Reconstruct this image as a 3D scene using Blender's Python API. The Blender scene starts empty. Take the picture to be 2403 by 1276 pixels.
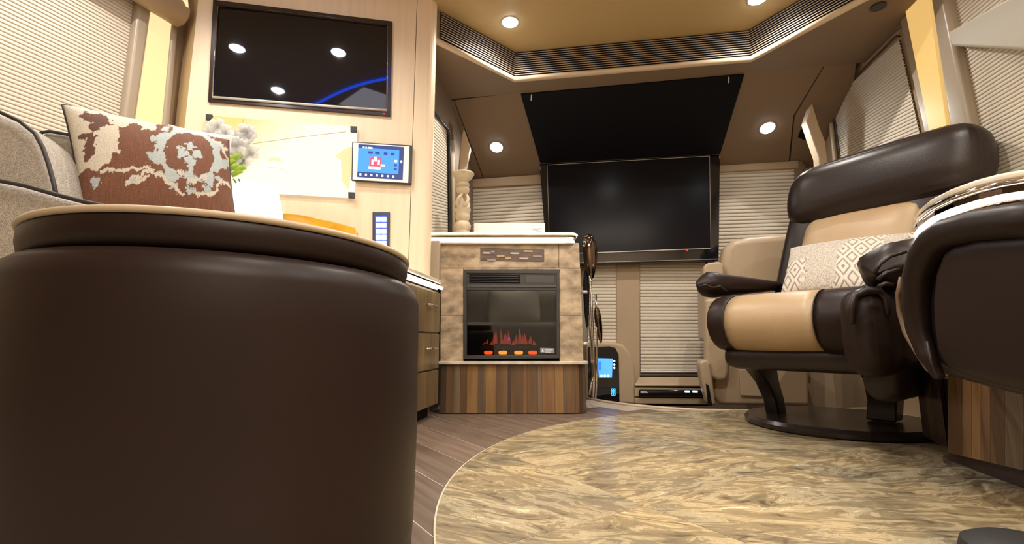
import bpy, bmesh, math, random
import numpy as np
from mathutils import Vector, noise
random.seed(4)
S = bpy.context.scene
COL = S.collection
# ------------------------------------------------------------------ camera
TH = math.atan(162 / 1100.0)
FPX = 1100.0
cam = bpy.data.cameras.new('camera'); camo = bpy.data.objects.new('camera', cam); COL.objects.link(camo)
camo.location = (0, 0, .37); camo.rotation_euler = (math.pi / 2 + TH, 0, 0)
cam.sensor_fit = 'HORIZONTAL'; cam.sensor_width = 36; cam.lens = 36 * FPX / 2403; cam.clip_start = .02
S.camera = camo
# ------------------------------------------------------------------ world, exposure
W = bpy.data.worlds.new('world'); S.world = W; W.use_nodes = True
W.node_tree.nodes['Background'].inputs[0].default_value = (1, .92, .82, 1)
W.node_tree.nodes['Background'].inputs[1].default_value = .12
S.view_settings.view_transform = 'Standard'; S.view_settings.look = 'None'
S.view_settings.exposure = 0.0; S.view_settings.gamma = 1; S.view_settings.use_curve_mapping = False
S.cycles.use_denoising = True
S.cycles.max_bounces = 7; S.cycles.diffuse_bounces = 4; S.cycles.glossy_bounces = 4
S.cycles.sample_clamp_indirect = 4; S.cycles.caustics_reflective = False; S.cycles.caustics_refractive = False
ZC = 2.12      # ceiling height

def area(name, loc, size, power, col=(1, .84, .64), rot=(0, 0, 0), sy=None):
    l = bpy.data.lights.new(name, 'AREA'); l.energy = power; l.color = col; l.size = size
    if sy: l.shape = 'RECTANGLE'; l.size_y = sy
    o = bpy.data.objects.new(name, l); COL.objects.link(o); o.location = loc; o.rotation_euler = rot
    return o
# added area light, unseen behind the camera, brightens the surfaces facing it
area('added_area_fill', (.3, -.95, ZC - .03), 1.2, 55, sy=.4, col=(1, .9, .76))

# ------------------------------------------------------------------ helpers
cT, sT = math.cos(TH), math.sin(TH)
CAM = Vector((0, 0, .37))
def ray(px, py):
    x = (px - 1201.5) / FPX; y = -(py - 638) / FPX
    return Vector((x, cT - sT * y, sT + cT * y))
def PY(px, py, Y): d = ray(px, py); return CAM + d * (Y / d.y)
def PZ(px, py, z): d = ray(px, py); return CAM + d * ((z - .37) / d.z)
class Plane:
    """vertical plane through p0 with plan direction d; n points to the room"""
    def __init__(s, p0, d):
        s.p0 = Vector((p0[0], p0[1], 0)); s.d = Vector((d[0], d[1], 0)).normalized()
        s.n = Vector((s.d.y, -s.d.x, 0))
    def at(s, px, py, off=0):
        p0 = s.p0 + s.n * off; d = ray(px, py)
        return CAM + d * ((p0 - CAM).dot(s.n) / d.dot(s.n))
    def w(s, u, z, off=0): return Vector((s.p0.x + s.d.x * u + s.n.x * off, s.p0.y + s.d.y * u + s.n.y * off, z))

def link(o): COL.objects.link(o); return o
def thing(name, label, cat, loc=(0, 0, 0), group=None):
    o = link(bpy.data.objects.new(name, None)); o.location = loc; o.empty_display_size = .05
    o['label'] = label; o['category'] = cat
    if group: o['group'] = group
    return o
def tag(o, label, cat, group=None):
    o['label'] = label; o['category'] = cat
    if group: o['group'] = group
    return o
def struct(o): o['kind'] = 'structure'; return o
def mesh_obj(name, verts, faces, mat, parent=None, smooth=False, bevel=0, seg=2, subsurf=0, normals=True):
    me = bpy.data.meshes.new(name)
    off = Vector(parent.matrix_basis.translation) if parent else Vector((0, 0, 0))
    if parent and parent.parent: off = off + parent.parent.matrix_basis.translation
    if not parent:
        c = Vector((0, 0, 0))
        for v in verts: c += Vector(v)
        off = c / max(1, len(verts))
    me.from_pydata([tuple(Vector(v) - off) for v in verts], [], faces)
    if normals:
        bm = bmesh.new(); bm.from_mesh(me); bmesh.ops.recalc_face_normals(bm, faces=bm.faces); bm.to_mesh(me); bm.free()
    if mat: me.materials.append(mat)
    o = link(bpy.data.objects.new(name, me))
    if parent: o.parent = parent
    else: o.location = off
    if smooth:
        for p in me.polygons: p.use_smooth = True
    if bevel:
        m = o.modifiers.new('bevel', 'BEVEL'); m.width = bevel; m.segments = seg; m.limit_method = 'ANGLE'; m.angle_limit = .6
        for p in me.polygons: p.use_smooth = True
        w = o.modifiers.new('wn', 'WEIGHTED_NORMAL')
    if subsurf:
        m = o.modifiers.new('sub', 'SUBSURF'); m.levels = subsurf; m.render_levels = subsurf
    return o
def prism_data(poly, vec):
    n = len(poly); vec = Vector(vec); P = [Vector(p) for p in poly]
    vs = P + [p + vec for p in P]
    fs = [list(range(n)), list(range(2 * n - 1, n - 1, -1))]
    for i in range(n): j = (i + 1) % n; fs.append([i, j, n + j, n + i])
    return vs, fs
def prism(name, poly, vec, mat, parent=None, bevel=0, seg=2, smooth=False):
    vs, fs = prism_data(poly, vec)
    return mesh_obj(name, vs, fs, mat, parent, bevel=bevel, seg=seg, smooth=smooth)
def join_data(parts):
    V, F = [], []
    for vs, fs in parts:
        k = len(V); V += list(vs); F += [[i + k for i in f] for f in fs]
    return V, F
def box_data(a, b):
    (x0, y0, z0), (x1, y1, z1) = a, b
    return prism_data([(x0, y0, z0), (x1, y0, z0), (x1, y1, z0), (x0, y1, z0)], (0, 0, z1 - z0))
def box(name, a, b, mat, parent=None, bevel=0, seg=2):
    vs, fs = box_data(a, b); return mesh_obj(name, vs, fs, mat, parent, bevel=bevel, seg=seg)
def tube_data(pts, r, n=10, caps=True):
    P = [Vector(p) for p in pts]; R = r if isinstance(r, (list, tuple)) else [r] * len(P)
    V, F = [], []; prev = None
    for i, p in enumerate(P):
        t = (P[min(i + 1, len(P) - 1)] - P[max(i - 1, 0)]).normalized()
        if prev is None:
            a = Vector((0, 0, 1)) if abs(t.z) < .9 else Vector((1, 0, 0)); u = t.cross(a).normalized()
        else:
            u = (prev - t * prev.dot(t)).normalized()
        prev = u; v = t.cross(u)
        for k in range(n):
            a = 2 * math.pi * k / n; V.append(p + (u * math.cos(a) + v * math.sin(a)) * R[i])
    for i in range(len(P) - 1):
        for k in range(n):
            j = (k + 1) % n; F.append([i * n + k, i * n + j, (i + 1) * n + j, (i + 1) * n + k])
    if caps: F.append(list(range(n))[::-1]); F.append([(len(P) - 1) * n + k for k in range(n)])
    return V, F
def tube(name, pts, r, mat, parent=None, n=10):
    vs, fs = tube_data(pts, r, n); return mesh_obj(name, vs, fs, mat, parent, smooth=True)
def lathe_data(c, prof, n=32, ax=None):
    c = Vector(c); ax = Vector(ax) if ax else Vector((0, 0, 1)); ax.normalize()
    a = Vector((1, 0, 0)) if abs(ax.x) < .8 else Vector((0, 1, 0)); u = ax.cross(a).normalized(); v = ax.cross(u)
    V, F = [], []
    for r, z in prof:
        for k in range(n):
            t = 2 * math.pi * k / n; V.append(c + ax * z + (u * math.cos(t) + v * math.sin(t)) * r)
    for i in range(len(prof) - 1):
        for k in range(n):
            j = (k + 1) % n; F.append([i * n + k, i * n + j, (i + 1) * n + j, (i + 1) * n + k])
    F.append(list(range(n))[::-1]); F.append([(len(prof) - 1) * n + k for k in range(n)])
    return V, F
def lathe(name, c, prof, mat, parent=None, n=32, ax=None, smooth=True, bevel=0):
    vs, fs = lathe_data(c, prof, n, ax); o = mesh_obj(name, vs, fs, mat, parent, smooth=smooth)
    if smooth:
        m = o.modifiers.new('es', 'EDGE_SPLIT'); m.split_angle = .7
    return o
def soft_data(c, ax, ay, az, h, r, puff=0, seg=9, deform=None):
    """rounded, puffed box; ax, ay, az are directions, h the half sizes"""
    c = Vector(c); ax, ay, az = [Vector(a).normalized() for a in (ax, ay, az)]
    bm = bmesh.new(); bmesh.ops.create_cube(bm, size=2)
    bmesh.ops.subdivide_edges(bm, edges=bm.edges, cuts=seg, use_grid_fill=True)
    V = []
    for v in bm.verts:
        p = [math.sin(q * math.pi / 2) if 1 else q for q in v.co]
        # spread verts toward the edges
        e = [p[i] * h[i] for i in range(3)]
        q = [max(-(h[i] - r), min(h[i] - r, e[i])) for i in range(3)]
        d = Vector([e[i] - q[i] for i in range(3)])
        if d.length > 1e-9: d = d.normalized() * r
        w = [q[i] + d[i] for i in range(3)]
        for i in range(3):
            o_ = [k for k in range(3) if k != i]
            f = max(0, 1 - (w[o_[0]] / h[o_[0]]) ** 2) * max(0, 1 - (w[o_[1]] / h[o_[1]]) ** 2)
            if abs(v.co[i]) > .999: w[i] += math.copysign(puff * f, v.co[i])
        if deform: w = deform(w)
        V.append(c + ax * w[0] + ay * w[1] + az * w[2])
    F = [[x.index for x in f.verts] for f in bm.faces]; bm.free()
    return V, F
def soft(name, c, ax, ay, az, h, r, mat, parent=None, puff=0, seg=9, deform=None):
    vs, fs = soft_data(c, ax, ay, az, h, r, puff, seg, deform)
    return mesh_obj(name, vs, fs, mat, parent, smooth=True)
def pleats(name, A, B, Ct, D, n, depth, nrm, mat, parent=None, nu=2):
    """pleated cloth between A(bottom left) B(bottom right) Ct(top right) D(top left)"""
    A, B, Ct, D, nrm = [Vector(p) for p in (A, B, Ct, D, nrm)]
    V, F = [], []
    m = 4 * n; prof = ((0, 0), (.16, .9), (.45, 1), (.78, .85))
    for i in range(m + 1):
        a_, b_ = prof[i % 4]; t = min(1, (i // 4 + a_) / n); o = nrm * (depth * b_)
        l = A.lerp(D, t) + o; r_ = B.lerp(Ct, t) + o
        for k in range(nu): V.append(l.lerp(r_, k / (nu - 1)))
    for i in range(m):
        for k in range(nu - 1): F.append([i * nu + k, i * nu + k + 1, (i + 1) * nu + k + 1, (i + 1) * nu + k])
    o = mesh_obj(name, V, F, mat, parent, normals=False)
    return o

# ------------------------------------------------------------------ materials
def nm(name):
    m = bpy.data.materials.new(name); m.use_nodes = True
    return m, m.node_tree.nodes, m.node_tree.links, m.node_tree.nodes['Principled BSDF']
def plain(name, col, rough=.5, metal=0, spec=.5, bump=0, bscale=200, var=0, vscale=6, coat=0, stretch=None):
    m, N, L, B = nm(name)
    B.inputs['Roughness'].default_value = rough; B.inputs['Metallic'].default_value = metal
    B.inputs['Specular IOR Level'].default_value = spec; B.inputs['Coat Weight'].default_value = coat
    B.inputs['Coat Roughness'].default_value = .08
    B.inputs['Base Color'].default_value = (*col, 1)
    tc = N.new('ShaderNodeTexCoord')
    if var:
        n = N.new('ShaderNodeTexNoise'); n.inputs['Scale'].default_value = vscale; n.inputs['Detail'].default_value = 6
        mp = N.new('ShaderNodeMapping'); mp.inputs['Scale'].default_value = stretch or (1, 1, 1)
        L.new(tc.outputs['Object'], mp.inputs[0]); L.new(mp.outputs[0], n.inputs['Vector'])
        r = N.new('ShaderNodeValToRGB'); r.color_ramp.elements[0].position = .3; r.color_ramp.elements[1].position = .7
        r.color_ramp.elements[0].color = tuple(c * (1 - var) for c in col) + (1,)
        r.color_ramp.elements[1].color = tuple(min(1, c * (1 + var)) for c in col) + (1,)
        L.new(n.outputs['Fac'], r.inputs[0]); L.new(r.outputs[0], B.inputs['Base Color'])
    if bump:
        n = N.new('ShaderNodeTexNoise'); n.inputs['Scale'].default_value = bscale; n.inputs['Detail'].default_value = 3
        L.new(tc.outputs['Object'], n.inputs['Vector'])
        b = N.new('ShaderNodeBump'); b.inputs['Strength'].default_value = bump; b.inputs['Distance'].default_value = .004
        L.new(n.outputs['Fac'], b.inputs['Height']); L.new(b.outputs[0], B.inputs['Normal'])
    return m
def glow(name, col, s):
    m, N, L, B = nm(name)
    B.inputs['Base Color'].default_value = (*col, 1); B.inputs['Emission Color'].default_value = (*col, 1)
    B.inputs['Emission Strength'].default_value = s; B.inputs['Roughness'].default_value = .4
    return m
M = {}
M['wall'] = plain('cream_laminate', (.80, .65, .47), .42, var=.05, vscale=3, stretch=(14, 14, .6))
M['tan'] = plain('tan_padded_vinyl', (.42, .31, .2), .55, bump=.1, bscale=400)
M['head'] = plain('brown_suede_headliner', (.225, .155, .10), .7, bump=.1, bscale=500)
M['ceil'] = plain('golden_ceiling_panel', (.5, .36, .17), .45)
M['trim'] = plain('satin_champagne_trim', (.62, .49, .35), .3)
M['taupe'] = plain('taupe_post_laminate', (.38, .31, .23), .35)
M['shade'] = plain('pleated_shade_cloth', (.68, .61, .51), .85)
M['shaded'] = plain('shade_backing', (.3, .25, .2), .85)
M['louvre'] = plain('bronze_louvre_metal', (.42, .33, .25), .5, metal=.1)
M['black'] = plain('matt_black', (.006, .006, .009), .5, spec=.12)
M['dark'] = plain('charcoal_plastic', (.035, .035, .036), .38)
M['gloss'] = plain('gloss_black', (.006, .006, .008), .06, spec=.5)
M['screen'] = plain('dark_screen_glass', (.006, .006, .009), .03, spec=.5)
M['screen2'] = plain('dark_satin_screen', (.005, .005, .008), .2, spec=.12)
M['chrome'] = plain('polished_chrome', (.8, .76, .7), .08, metal=1)
M['silver'] = plain('silver_edge', (.6, .58, .55), .25, metal=.3)
M['dchrome'] = plain('smoked_chrome', (.12, .09, .07), .08, metal=1)
M['white'] = plain('white_gloss', (.85, .85, .84), .3)
M['stone'] = plain('sand_stone_tile', (.44, .335, .225), .4, var=.5, vscale=14, bump=.4, bscale=22, stretch=(1, 1, 1.6))
M['stonep'] = plain('pale_travertine', (.62, .54, .42), .25, var=.25, vscale=14)
M['leather'] = plain('dark_brown_leather', (.019, .0115, .009), .36, bump=.10, bscale=200, spec=.32)
M['leatherb'] = plain('soft_brown_leather', (.017, .009, .007), .42, bump=.05, bscale=60, spec=.2, var=.12, vscale=3)
M['tanl'] = plain('camel_leather', (.40, .275, .155), .4, bump=.15, bscale=250, var=.08, vscale=5)
M['beigel'] = plain('beige_leather', (.42, .31, .2), .38, bump=.15, bscale=250)
M['fabric'] = plain('grey_woven_fabric', (.42, .375, .32), .9, bump=.8, bscale=420, var=.2, vscale=160)
M['piping'] = plain('dark_piping', (.03, .028, .027), .6)
M['carpet'] = plain('taupe_carpet', (.2, .15, .11), .95, bump=.5, bscale=300)
M['subfloor'] = plain('grout', (.5, .42, .33), .7)
M['amber'] = plain('amber_glass', (.50, .25, .02), .12, var=.35, vscale=9)
M['candle'] = plain('carved_cream_wood', (.62, .52, .38), .55, var=.12, vscale=30)
M['platter'] = plain('grey_glazed_dish', (.42, .4, .35), .25)
M['log'] = plain('charred_log', (.03, .02, .018), .8, bump=.8, bscale=60)
M['blackleg'] = plain('dark_wenge_wood', (.022, .014, .012), .25)
M['purple'] = plain('dark_end_panel', (.05, .028, .03), .3)
M['leaf'] = plain('green_leaf', (.3, .45, .04), .5)
M['petal'] = plain('white_petal', (.95, .95, .94), .6)
_n = M['petal'].node_tree.nodes; _l = M['petal'].node_tree.links; _t = _n.new('ShaderNodeBsdfTranslucent'); _t.inputs[0].default_value = (.95, .95, .93, 1)
_m = _n.new('ShaderNodeMixShader'); _m.inputs[0].default_value = .75; _l.new(_n['Principled BSDF'].outputs[0], _m.inputs[1]); _l.new(_t.outputs[0], _m.inputs[2]); _l.new(_m.outputs[0], _n['Material Output'].inputs[0])
M['felt'] = plain('floor_marker', (.02, .018, .018), .6)
M['lamp'] = glow('lamp_lens', (.84, .93, 1), 60)
M['lit'] = glow('backlit_amber_panel', (1, .62, .2), .75)
M['litl'] = glow('backlit_cream_panel', (1, .78, .40), 1.0)
for _k in ('lit', 'litl'): M[_k].node_tree.nodes['Principled BSDF'].inputs['Base Color'].default_value = (.25, .17, .06, 1)
M['led'] = glow('warm_led_strip', (1, .93, .76), 7)
M['blue_led'] = glow('blue_led_strip', (.01, .08, 1), 14)
M['bluescr'] = glow('blue_screen', (.03, .2, .9), 1.0)
M['skyblue'] = glow('sky_blue_screen', (.08, .36, 1), 1.1)
M['navy'] = glow('navy_screen', (.01, .03, .16), .6)
M['icon'] = glow('white_icon', (.75, .9, 1), 1.2)
M['redicon'] = glow('red_icon', (.5, .05, .12), .7)
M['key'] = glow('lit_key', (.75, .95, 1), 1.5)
M['keyb'] = glow('blue_key_back', (.01, .04, .45), .8)
M['red'] = glow('red_standby_light', (1, .01, .01), 2)
M['ember'] = glow('glowing_ember', (1, .07, .01), 2.6)
M['embery'] = glow('hot_ember', (1, .25, .03), 3)
M['flame'] = glow('flame', (.75, .10, .05), .28)
M['violet'] = glow('violet_light', (.15, .08, .9), 1.4)
M['bluedigit'] = glow('blue_digit', (.02, .35, 1), 3)
M['vase_glow'] = glow('white_vase_painted_glow', (1, .97, .9), 1.3)
def glassmat(name, col, alpha=.12):
    m, N, L, B = nm(name)
    t = N.new('ShaderNodeBsdfTransparent'); g = N.new('ShaderNodeBsdfGlossy'); g.inputs['Roughness'].default_value = .02
    t.inputs[0].default_value = (*col, 1); f = N.new('ShaderNodeFresnel'); f.inputs[0].default_value = 1.7
    mx = N.new('ShaderNodeMixShader'); L.new(f.outputs[0], mx.inputs[0]); L.new(t.outputs[0], mx.inputs[1]); L.new(g.outputs[0], mx.inputs[2])
    L.new(mx.outputs[0], N['Material Output'].inputs[0]); return m
M['glass'] = glassmat('smoked_glass', (.75, .74, .7))

def wood(name, col, sc=1):
    m, N, L, B = nm(name)
    tc = N.new('ShaderNodeTexCoord'); mp = N.new('ShaderNodeMapping'); mp.inputs['Scale'].default_value = (13 * sc, 13 * sc, .8)
    oi = N.new('ShaderNodeObjectInfo'); ad = N.new('ShaderNodeVectorMath'); ad.operation = 'ADD'
    cb = N.new('ShaderNodeCombineXYZ'); mu = N.new('ShaderNodeMath'); mu.operation = 'MULTIPLY'; mu.inputs[1].default_value = 17
    L.new(oi.outputs['Random'], mu.inputs[0]); L.new(mu.outputs[0], cb.inputs[0])
    L.new(tc.outputs['Object'], ad.inputs[0]); L.new(cb.outputs[0], ad.inputs[1]); L.new(ad.outputs[0], mp.inputs[0])
    n = N.new('ShaderNodeTexNoise'); n.inputs['Scale'].default_value = 2; n.inputs['Detail'].default_value = 5; n.inputs['Distortion'].default_value = .6
    L.new(mp.outputs[0], n.inputs['Vector'])
    r = N.new('ShaderNodeValToRGB'); e = r.color_ramp.elements
    e[0].position = .3; e[0].color = tuple(c * .6 for c in col) + (1,); e[1].position = .72; e[1].color = tuple(c * 1.3 for c in col) + (1,)
    L.new(n.outputs['Fac'], r.inputs[0]); L.new(r.outputs[0], B.inputs['Base Color']); B.inputs['Roughness'].default_value = .3
    return m
WOODS = [wood('veneer_walnut', (.15, .085, .042)), wood('veneer_honey', (.30, .165, .065)), wood('veneer_dark', (.075, .048, .032)),
         wood('veneer_grey', (.17, .12, .075)), wood('veneer_chestnut', (.21, .11, .05)), wood('veneer_olive', (.17, .115, .055))]
def plankmat():
    m, N, L, B = nm('brown_plank_tile')
    tc = N.new('ShaderNodeTexCoord'); mp = N.new('ShaderNodeMapping'); mp.inputs['Rotation'].default_value = (0, 0, -math.atan2(-.83, .56)); 
    mp2 = N.new('ShaderNodeMapping'); mp2.inputs['Scale'].default_value = (2, 30, 2)
    L.new(tc.outputs['Object'], mp.inputs[0]); L.new(mp.outputs[0], mp2.inputs[0])
    n = N.new('ShaderNodeTexNoise'); n.inputs['Scale'].default_value = 1.6; n.inputs['Detail'].default_value = 6
    L.new(mp2.outputs[0], n.inputs['Vector'])
    oi = N.new('ShaderNodeObjectInfo'); hs = N.new('ShaderNodeHueSaturation')
    mr = N.new('ShaderNodeMapRange'); mr.inputs[3].default_value = .82; mr.inputs[4].default_value = 1.15; L.new(oi.outputs['Random'], mr.inputs[0]); L.new(mr.outputs[0], hs.inputs['Value'])
    r = N.new('ShaderNodeValToRGB'); e = r.color_ramp.elements
    e[0].position = .25; e[0].color = (.115, .075, .055, 1); e[1].position = .75; e[1].color = (.235, .165, .12, 1)
    L.new(n.outputs['Fac'], r.inputs[0]); L.new(r.outputs[0], hs.inputs['Color']); L.new(hs.outputs[0], B.inputs['Base Color'])
    B.inputs['Roughness'].default_value = .38
    return m
M['plank'] = plankmat()
def marble():
    m, N, L, B = nm('swirled_travertine')
    tc = N.new('ShaderNodeTexCoord'); oi = N.new('ShaderNodeObjectInfo')
    mu = N.new('ShaderNodeMath'); mu.operation = 'MULTIPLY'; mu.inputs[1].default_value = 31; L.new(oi.outputs['Random'], mu.inputs[0])
    cb = N.new('ShaderNodeCombineXYZ'); L.new(mu.outputs[0], cb.inputs[2])
    ad = N.new('ShaderNodeVectorMath'); ad.operation = 'ADD'; L.new(tc.outputs['Object'], ad.inputs[0]); L.new(cb.outputs[0], ad.inputs[1])
    mp = N.new('ShaderNodeMapping'); mp.inputs['Rotation'].default_value = (0, 0, .25); mp.inputs['Scale'].default_value = (5.0, 15, 1)
    vr = N.new('ShaderNodeVectorRotate'); vr.rotation_type = 'Z_AXIS'; ma = N.new('ShaderNodeMath'); ma.operation = 'MULTIPLY_ADD'; ma.inputs[1].default_value = 1.5; ma.inputs[2].default_value = -.75
    L.new(oi.outputs['Random'], ma.inputs[0]); L.new(ma.outputs[0], vr.inputs['Angle']); L.new(ad.outputs[0], vr.inputs['Vector']); L.new(vr.outputs[0], mp.inputs[0])
    n0 = N.new('ShaderNodeTexNoise'); n0.inputs['Scale'].default_value = .55; n0.inputs['Detail'].default_value = 3; n0.inputs['Distortion'].default_value = .6
    L.new(mp.outputs[0], n0.inputs['Vector'])
    sc = N.new('ShaderNodeVectorMath'); sc.operation = 'SCALE'; sc.inputs['Scale'].default_value = 2.6; L.new(n0.outputs['Color'], sc.inputs[0])
    a2 = N.new('ShaderNodeVectorMath'); a2.operation = 'ADD'; L.new(mp.outputs[0], a2.inputs[0]); L.new(sc.outputs[0], a2.inputs[1])
    n1 = N.new('ShaderNodeTexNoise'); n1.inputs['Scale'].default_value = 1.25; n1.inputs['Detail'].default_value = 12; n1.inputs['Roughness'].default_value = .70; n1.inputs['Distortion'].default_value = 1.2
    L.new(a2.outputs[0], n1.inputs['Vector'])
    r = N.new('ShaderNodeValToRGB'); e = r.color_ramp.elements
    e[0].position = .35; e[0].color = (0.104, 0.080, 0.052, 1); e[1].position = .655; e[1].color = (0.703, 0.641, 0.496, 1)
    for p, c in ((.415, (0.217, 0.180, 0.128)), (.455, (0.288, 0.226, 0.146)), (.487, (0.251, 0.217, 0.158)), (.515, (0.368, 0.292, 0.196)), (.55, (0.533, 0.450, 0.319)), (.59, (0.340, 0.292, 0.216))):
        q = e.new(p); q.color = (*c, 1)
    L.new(n1.outputs['Fac'], r.inputs[0])
    n2 = N.new('ShaderNodeTexNoise'); n2.inputs['Scale'].default_value = 2.6; n2.inputs['Detail'].default_value = 4; L.new(ad.outputs[0], n2.inputs['Vector'])
    mx = N.new('ShaderNodeMix'); mx.data_type = 'RGBA'; mx.blend_type = 'MULTIPLY'; mx.inputs[0].default_value = .8
    r2 = N.new('ShaderNodeValToRGB'); r2.color_ramp.elements[0].position = .35; r2.color_ramp.elements[0].color = (.62, .64, .60, 1); r2.color_ramp.elements[1].position = .64; r2.color_ramp.elements[1].color = (1.25, 1.12, .80, 1)
    L.new(n2.outputs['Fac'], r2.inputs[0]); L.new(r.outputs[0], mx.inputs[6]); L.new(r2.outputs[0], mx.inputs[7]); L.new(mx.outputs[2], B.inputs['Base Color'])
    B.inputs['Roughness'].default_value = .3
    b = N.new('ShaderNodeBump'); b.inputs['Strength'].default_value = .12; b.inputs['Distance'].default_value = .003; L.new(n1.outputs['Fac'], b.inputs['Height']); L.new(b.outputs[0], B.inputs['Normal'])
    return m
M['marble'] = marble()
def attr_mat(name, rough=.85):
    m, N, L, B = nm(name)
    a = N.new('ShaderNodeVertexColor'); a.layer_name = 'print'
    tc = N.new('ShaderNodeTexCoord'); n = N.new('ShaderNodeTexNoise'); n.inputs['Scale'].default_value = 350; L.new(tc.outputs['Object'], n.inputs['Vector'])
    mr = N.new('ShaderNodeMapRange'); mr.inputs[3].default_value = .75; mr.inputs[4].default_value = 1.2; L.new(n.outputs['Fac'], mr.inputs[0])
    hs = N.new('ShaderNodeHueSaturation'); L.new(mr.outputs[0], hs.inputs['Value']); L.new(a.outputs[0], hs.inputs['Color'])
    L.new(hs.outputs[0], B.inputs['Base Color']); B.inputs['Roughness'].default_value = rough
    b = N.new('ShaderNodeBump'); b.inputs['Strength'].default_value = .5; b.inputs['Distance'].default_value = .003; L.new(n.outputs['Fac'], b.inputs['Height']); L.new(b.outputs[0], B.inputs['Normal'])
    return m
M['print'] = attr_mat('woven_print')

# ------------------------------------------------------------------ planes of the coach
TVW = Plane((-.44, 2.2), (1, .18))
RW = Plane((2.12, 3.14), (-.156, -.988))
CL = Plane((-.3, 3.52), (.156, .988))
SL = Plane((-1.68, 1.95), (.339, .94))
WS = Plane((-.3, 3.52), (.988, -.156))
FP = Plane((0, 2.5), (1, 0))
def plate(name, pl, pix, off, th, mat, parent=None, bevel=0, seg=2):
    return prism(name, [pl.at(x, y, off + th) for x, y in pix], -pl.n * th, mat, parent, bevel, seg)
def uplate(name, pl, u0, u1, z0, z1, off, th, mat, parent=None, bevel=0, seg=2):
    return prism(name, [pl.w(u0, z0, off + th), pl.w(u1, z0, off + th), pl.w(u1, z1, off + th), pl.w(u0, z1, off + th)], -pl.n * th, mat, parent, bevel, seg)

# ------------------------------------------------------------------ shell
epx = [(1378, 934), (1420, 942), (1480, 950), (1560, 957), (1640, 962), (1760, 963.5), (1900, 962), (2050, 958)]
ep = [PZ(x, y, .004) for x, y in epx]
_fp = [(-2.3, -1.7), (2.3, -1.7), (2.3, ep[-1].y)] + [(p.x, p.y) for p in reversed(ep)] + [(ep[0].x - .02, 3.05), (-.6, 3.05), (-2.3, 3.05)]
fl = struct(prism('floor', [(x, y, -.0018) for x, y in _fp], (0, 0, -.25), M['subfloor']))
struct(box('floor_cockpit', (-.6, 2.4, -.28), (2.3, 3.7, -.25), M['carpet']))
def clip(poly, p, n):
    out = []
    for i in range(len(poly)):
        a, b = poly[i], poly[(i + 1) % len(poly)]; da, db = (a - p).dot(n), (b - p).dot(n)
        if da >= 0: out.append(a)
        if (da >= 0) != (db >= 0): out.append(a.lerp(b, da / (da - db)))
    return out
struct(box('ceiling', (-2.3, -1.7, ZC), (2.3, 3.0, ZC + .05), M['ceil']))
struct(uplate('wall_right', RW, -.2, 5.0, -.28, ZC, -.05, .05, M['tan']))
struct(uplate('wall_left', SL, -3.9, .5, 0, ZC, -.05, .05, M['tan']))
struct(uplate('wall_front_left', CL, -1.09, .1, -.28, 2.05, -.05, .05, M['head']))
struct(uplate('wall_front', WS, -.1, 2.6, -.28, 2.0, -.08, .05, M['tan']))
struct(box('wall_back', (-2.3, -1.75, 0), (2.3, -1.7, ZC), M['wall']))
# panel wall with the television, its rounded end column and the angled corner piece
tw = struct(prism('wall_television', [TVW.w(-1.065, .68), TVW.w(-.052, .68), TVW.w(-.052, ZC), TVW.w(-1.065, ZC)], -TVW.n * .05, M['wall']))
P = []
for k in range(7):
    a = math.pi / 2 * k / 6; P.append(TVW.w(-.05 + .062 + .04 * math.sin(a), 0, -.035 + .04 * math.cos(a)))
P = [TVW.w(-.049, 0, .004)] + P + [TVW.w(.052, 0, -.25), TVW.w(-.049, 0, -.25)]
struct(prism('trim_column', [p + Vector((0, 0, .68)) for p in P], (0, 0, ZC - .68), M['wall']))
e0 = SL.w(.18, 0, .004); e1 = TVW.w(-1.066, 0, .0)
struct(prism('trim_corner', [e0, e1, e1 + Vector((0, .1, 0)), e0 + Vector((-.05, .1, 0))], (0, 0, ZC), plain('sand_corner_laminate', (.6, .44, .25), .4)))

# floor planks, laid on the diagonal
pd = Vector((.56, -.83, 0)).normalized(); pn = Vector((-pd.y, pd.x, 0))
cC = Vector((1.229, 1.207, 0)); CR = 1.397
def inside(p): return -1.0 < p.x < 1.35 and .55 < p.y < 2.72
PLW, PLL = .155, .62
for i in range(-22, 22):
    for j in range(-8, 8):
        c = Vector((-.3, 1.6, 0)) + pn * (i * PLW) + pd * ((j + (i % 3) / 3.0) * PLL)
        if not inside(c): continue
        if (c - cC).length < CR - .42: continue
        hw, hl = PLW / 2 - .0019, PLL / 2 - .0019
        poly = [c + pd * sx * hl + pn * sy * hw + Vector((0, 0, -.007)) for sx, sy in ((-1, -1), (1, -1), (1, 1), (-1, 1))]
        e_a, e_b = (ep[0], ep[3]) if c.x < ep[3].x else (ep[3], ep[7])
        ed = Vector((e_b.x - e_a.x, e_b.y - e_a.y, 0)).normalized()
        poly = clip(poly, Vector((e_a.x, e_a.y, 0)), Vector((ed.y, -ed.x, 0)))
        if len(poly) > 2: prism('plank', poly, (0, 0, .006), M['plank'], fl)
# pale curved edging where the raised floor ends
vs, fs = tube_data(ep, .008, 8); eo = mesh_obj('floor_edging', vs, fs, M['trim'], fl, smooth=True)

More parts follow.
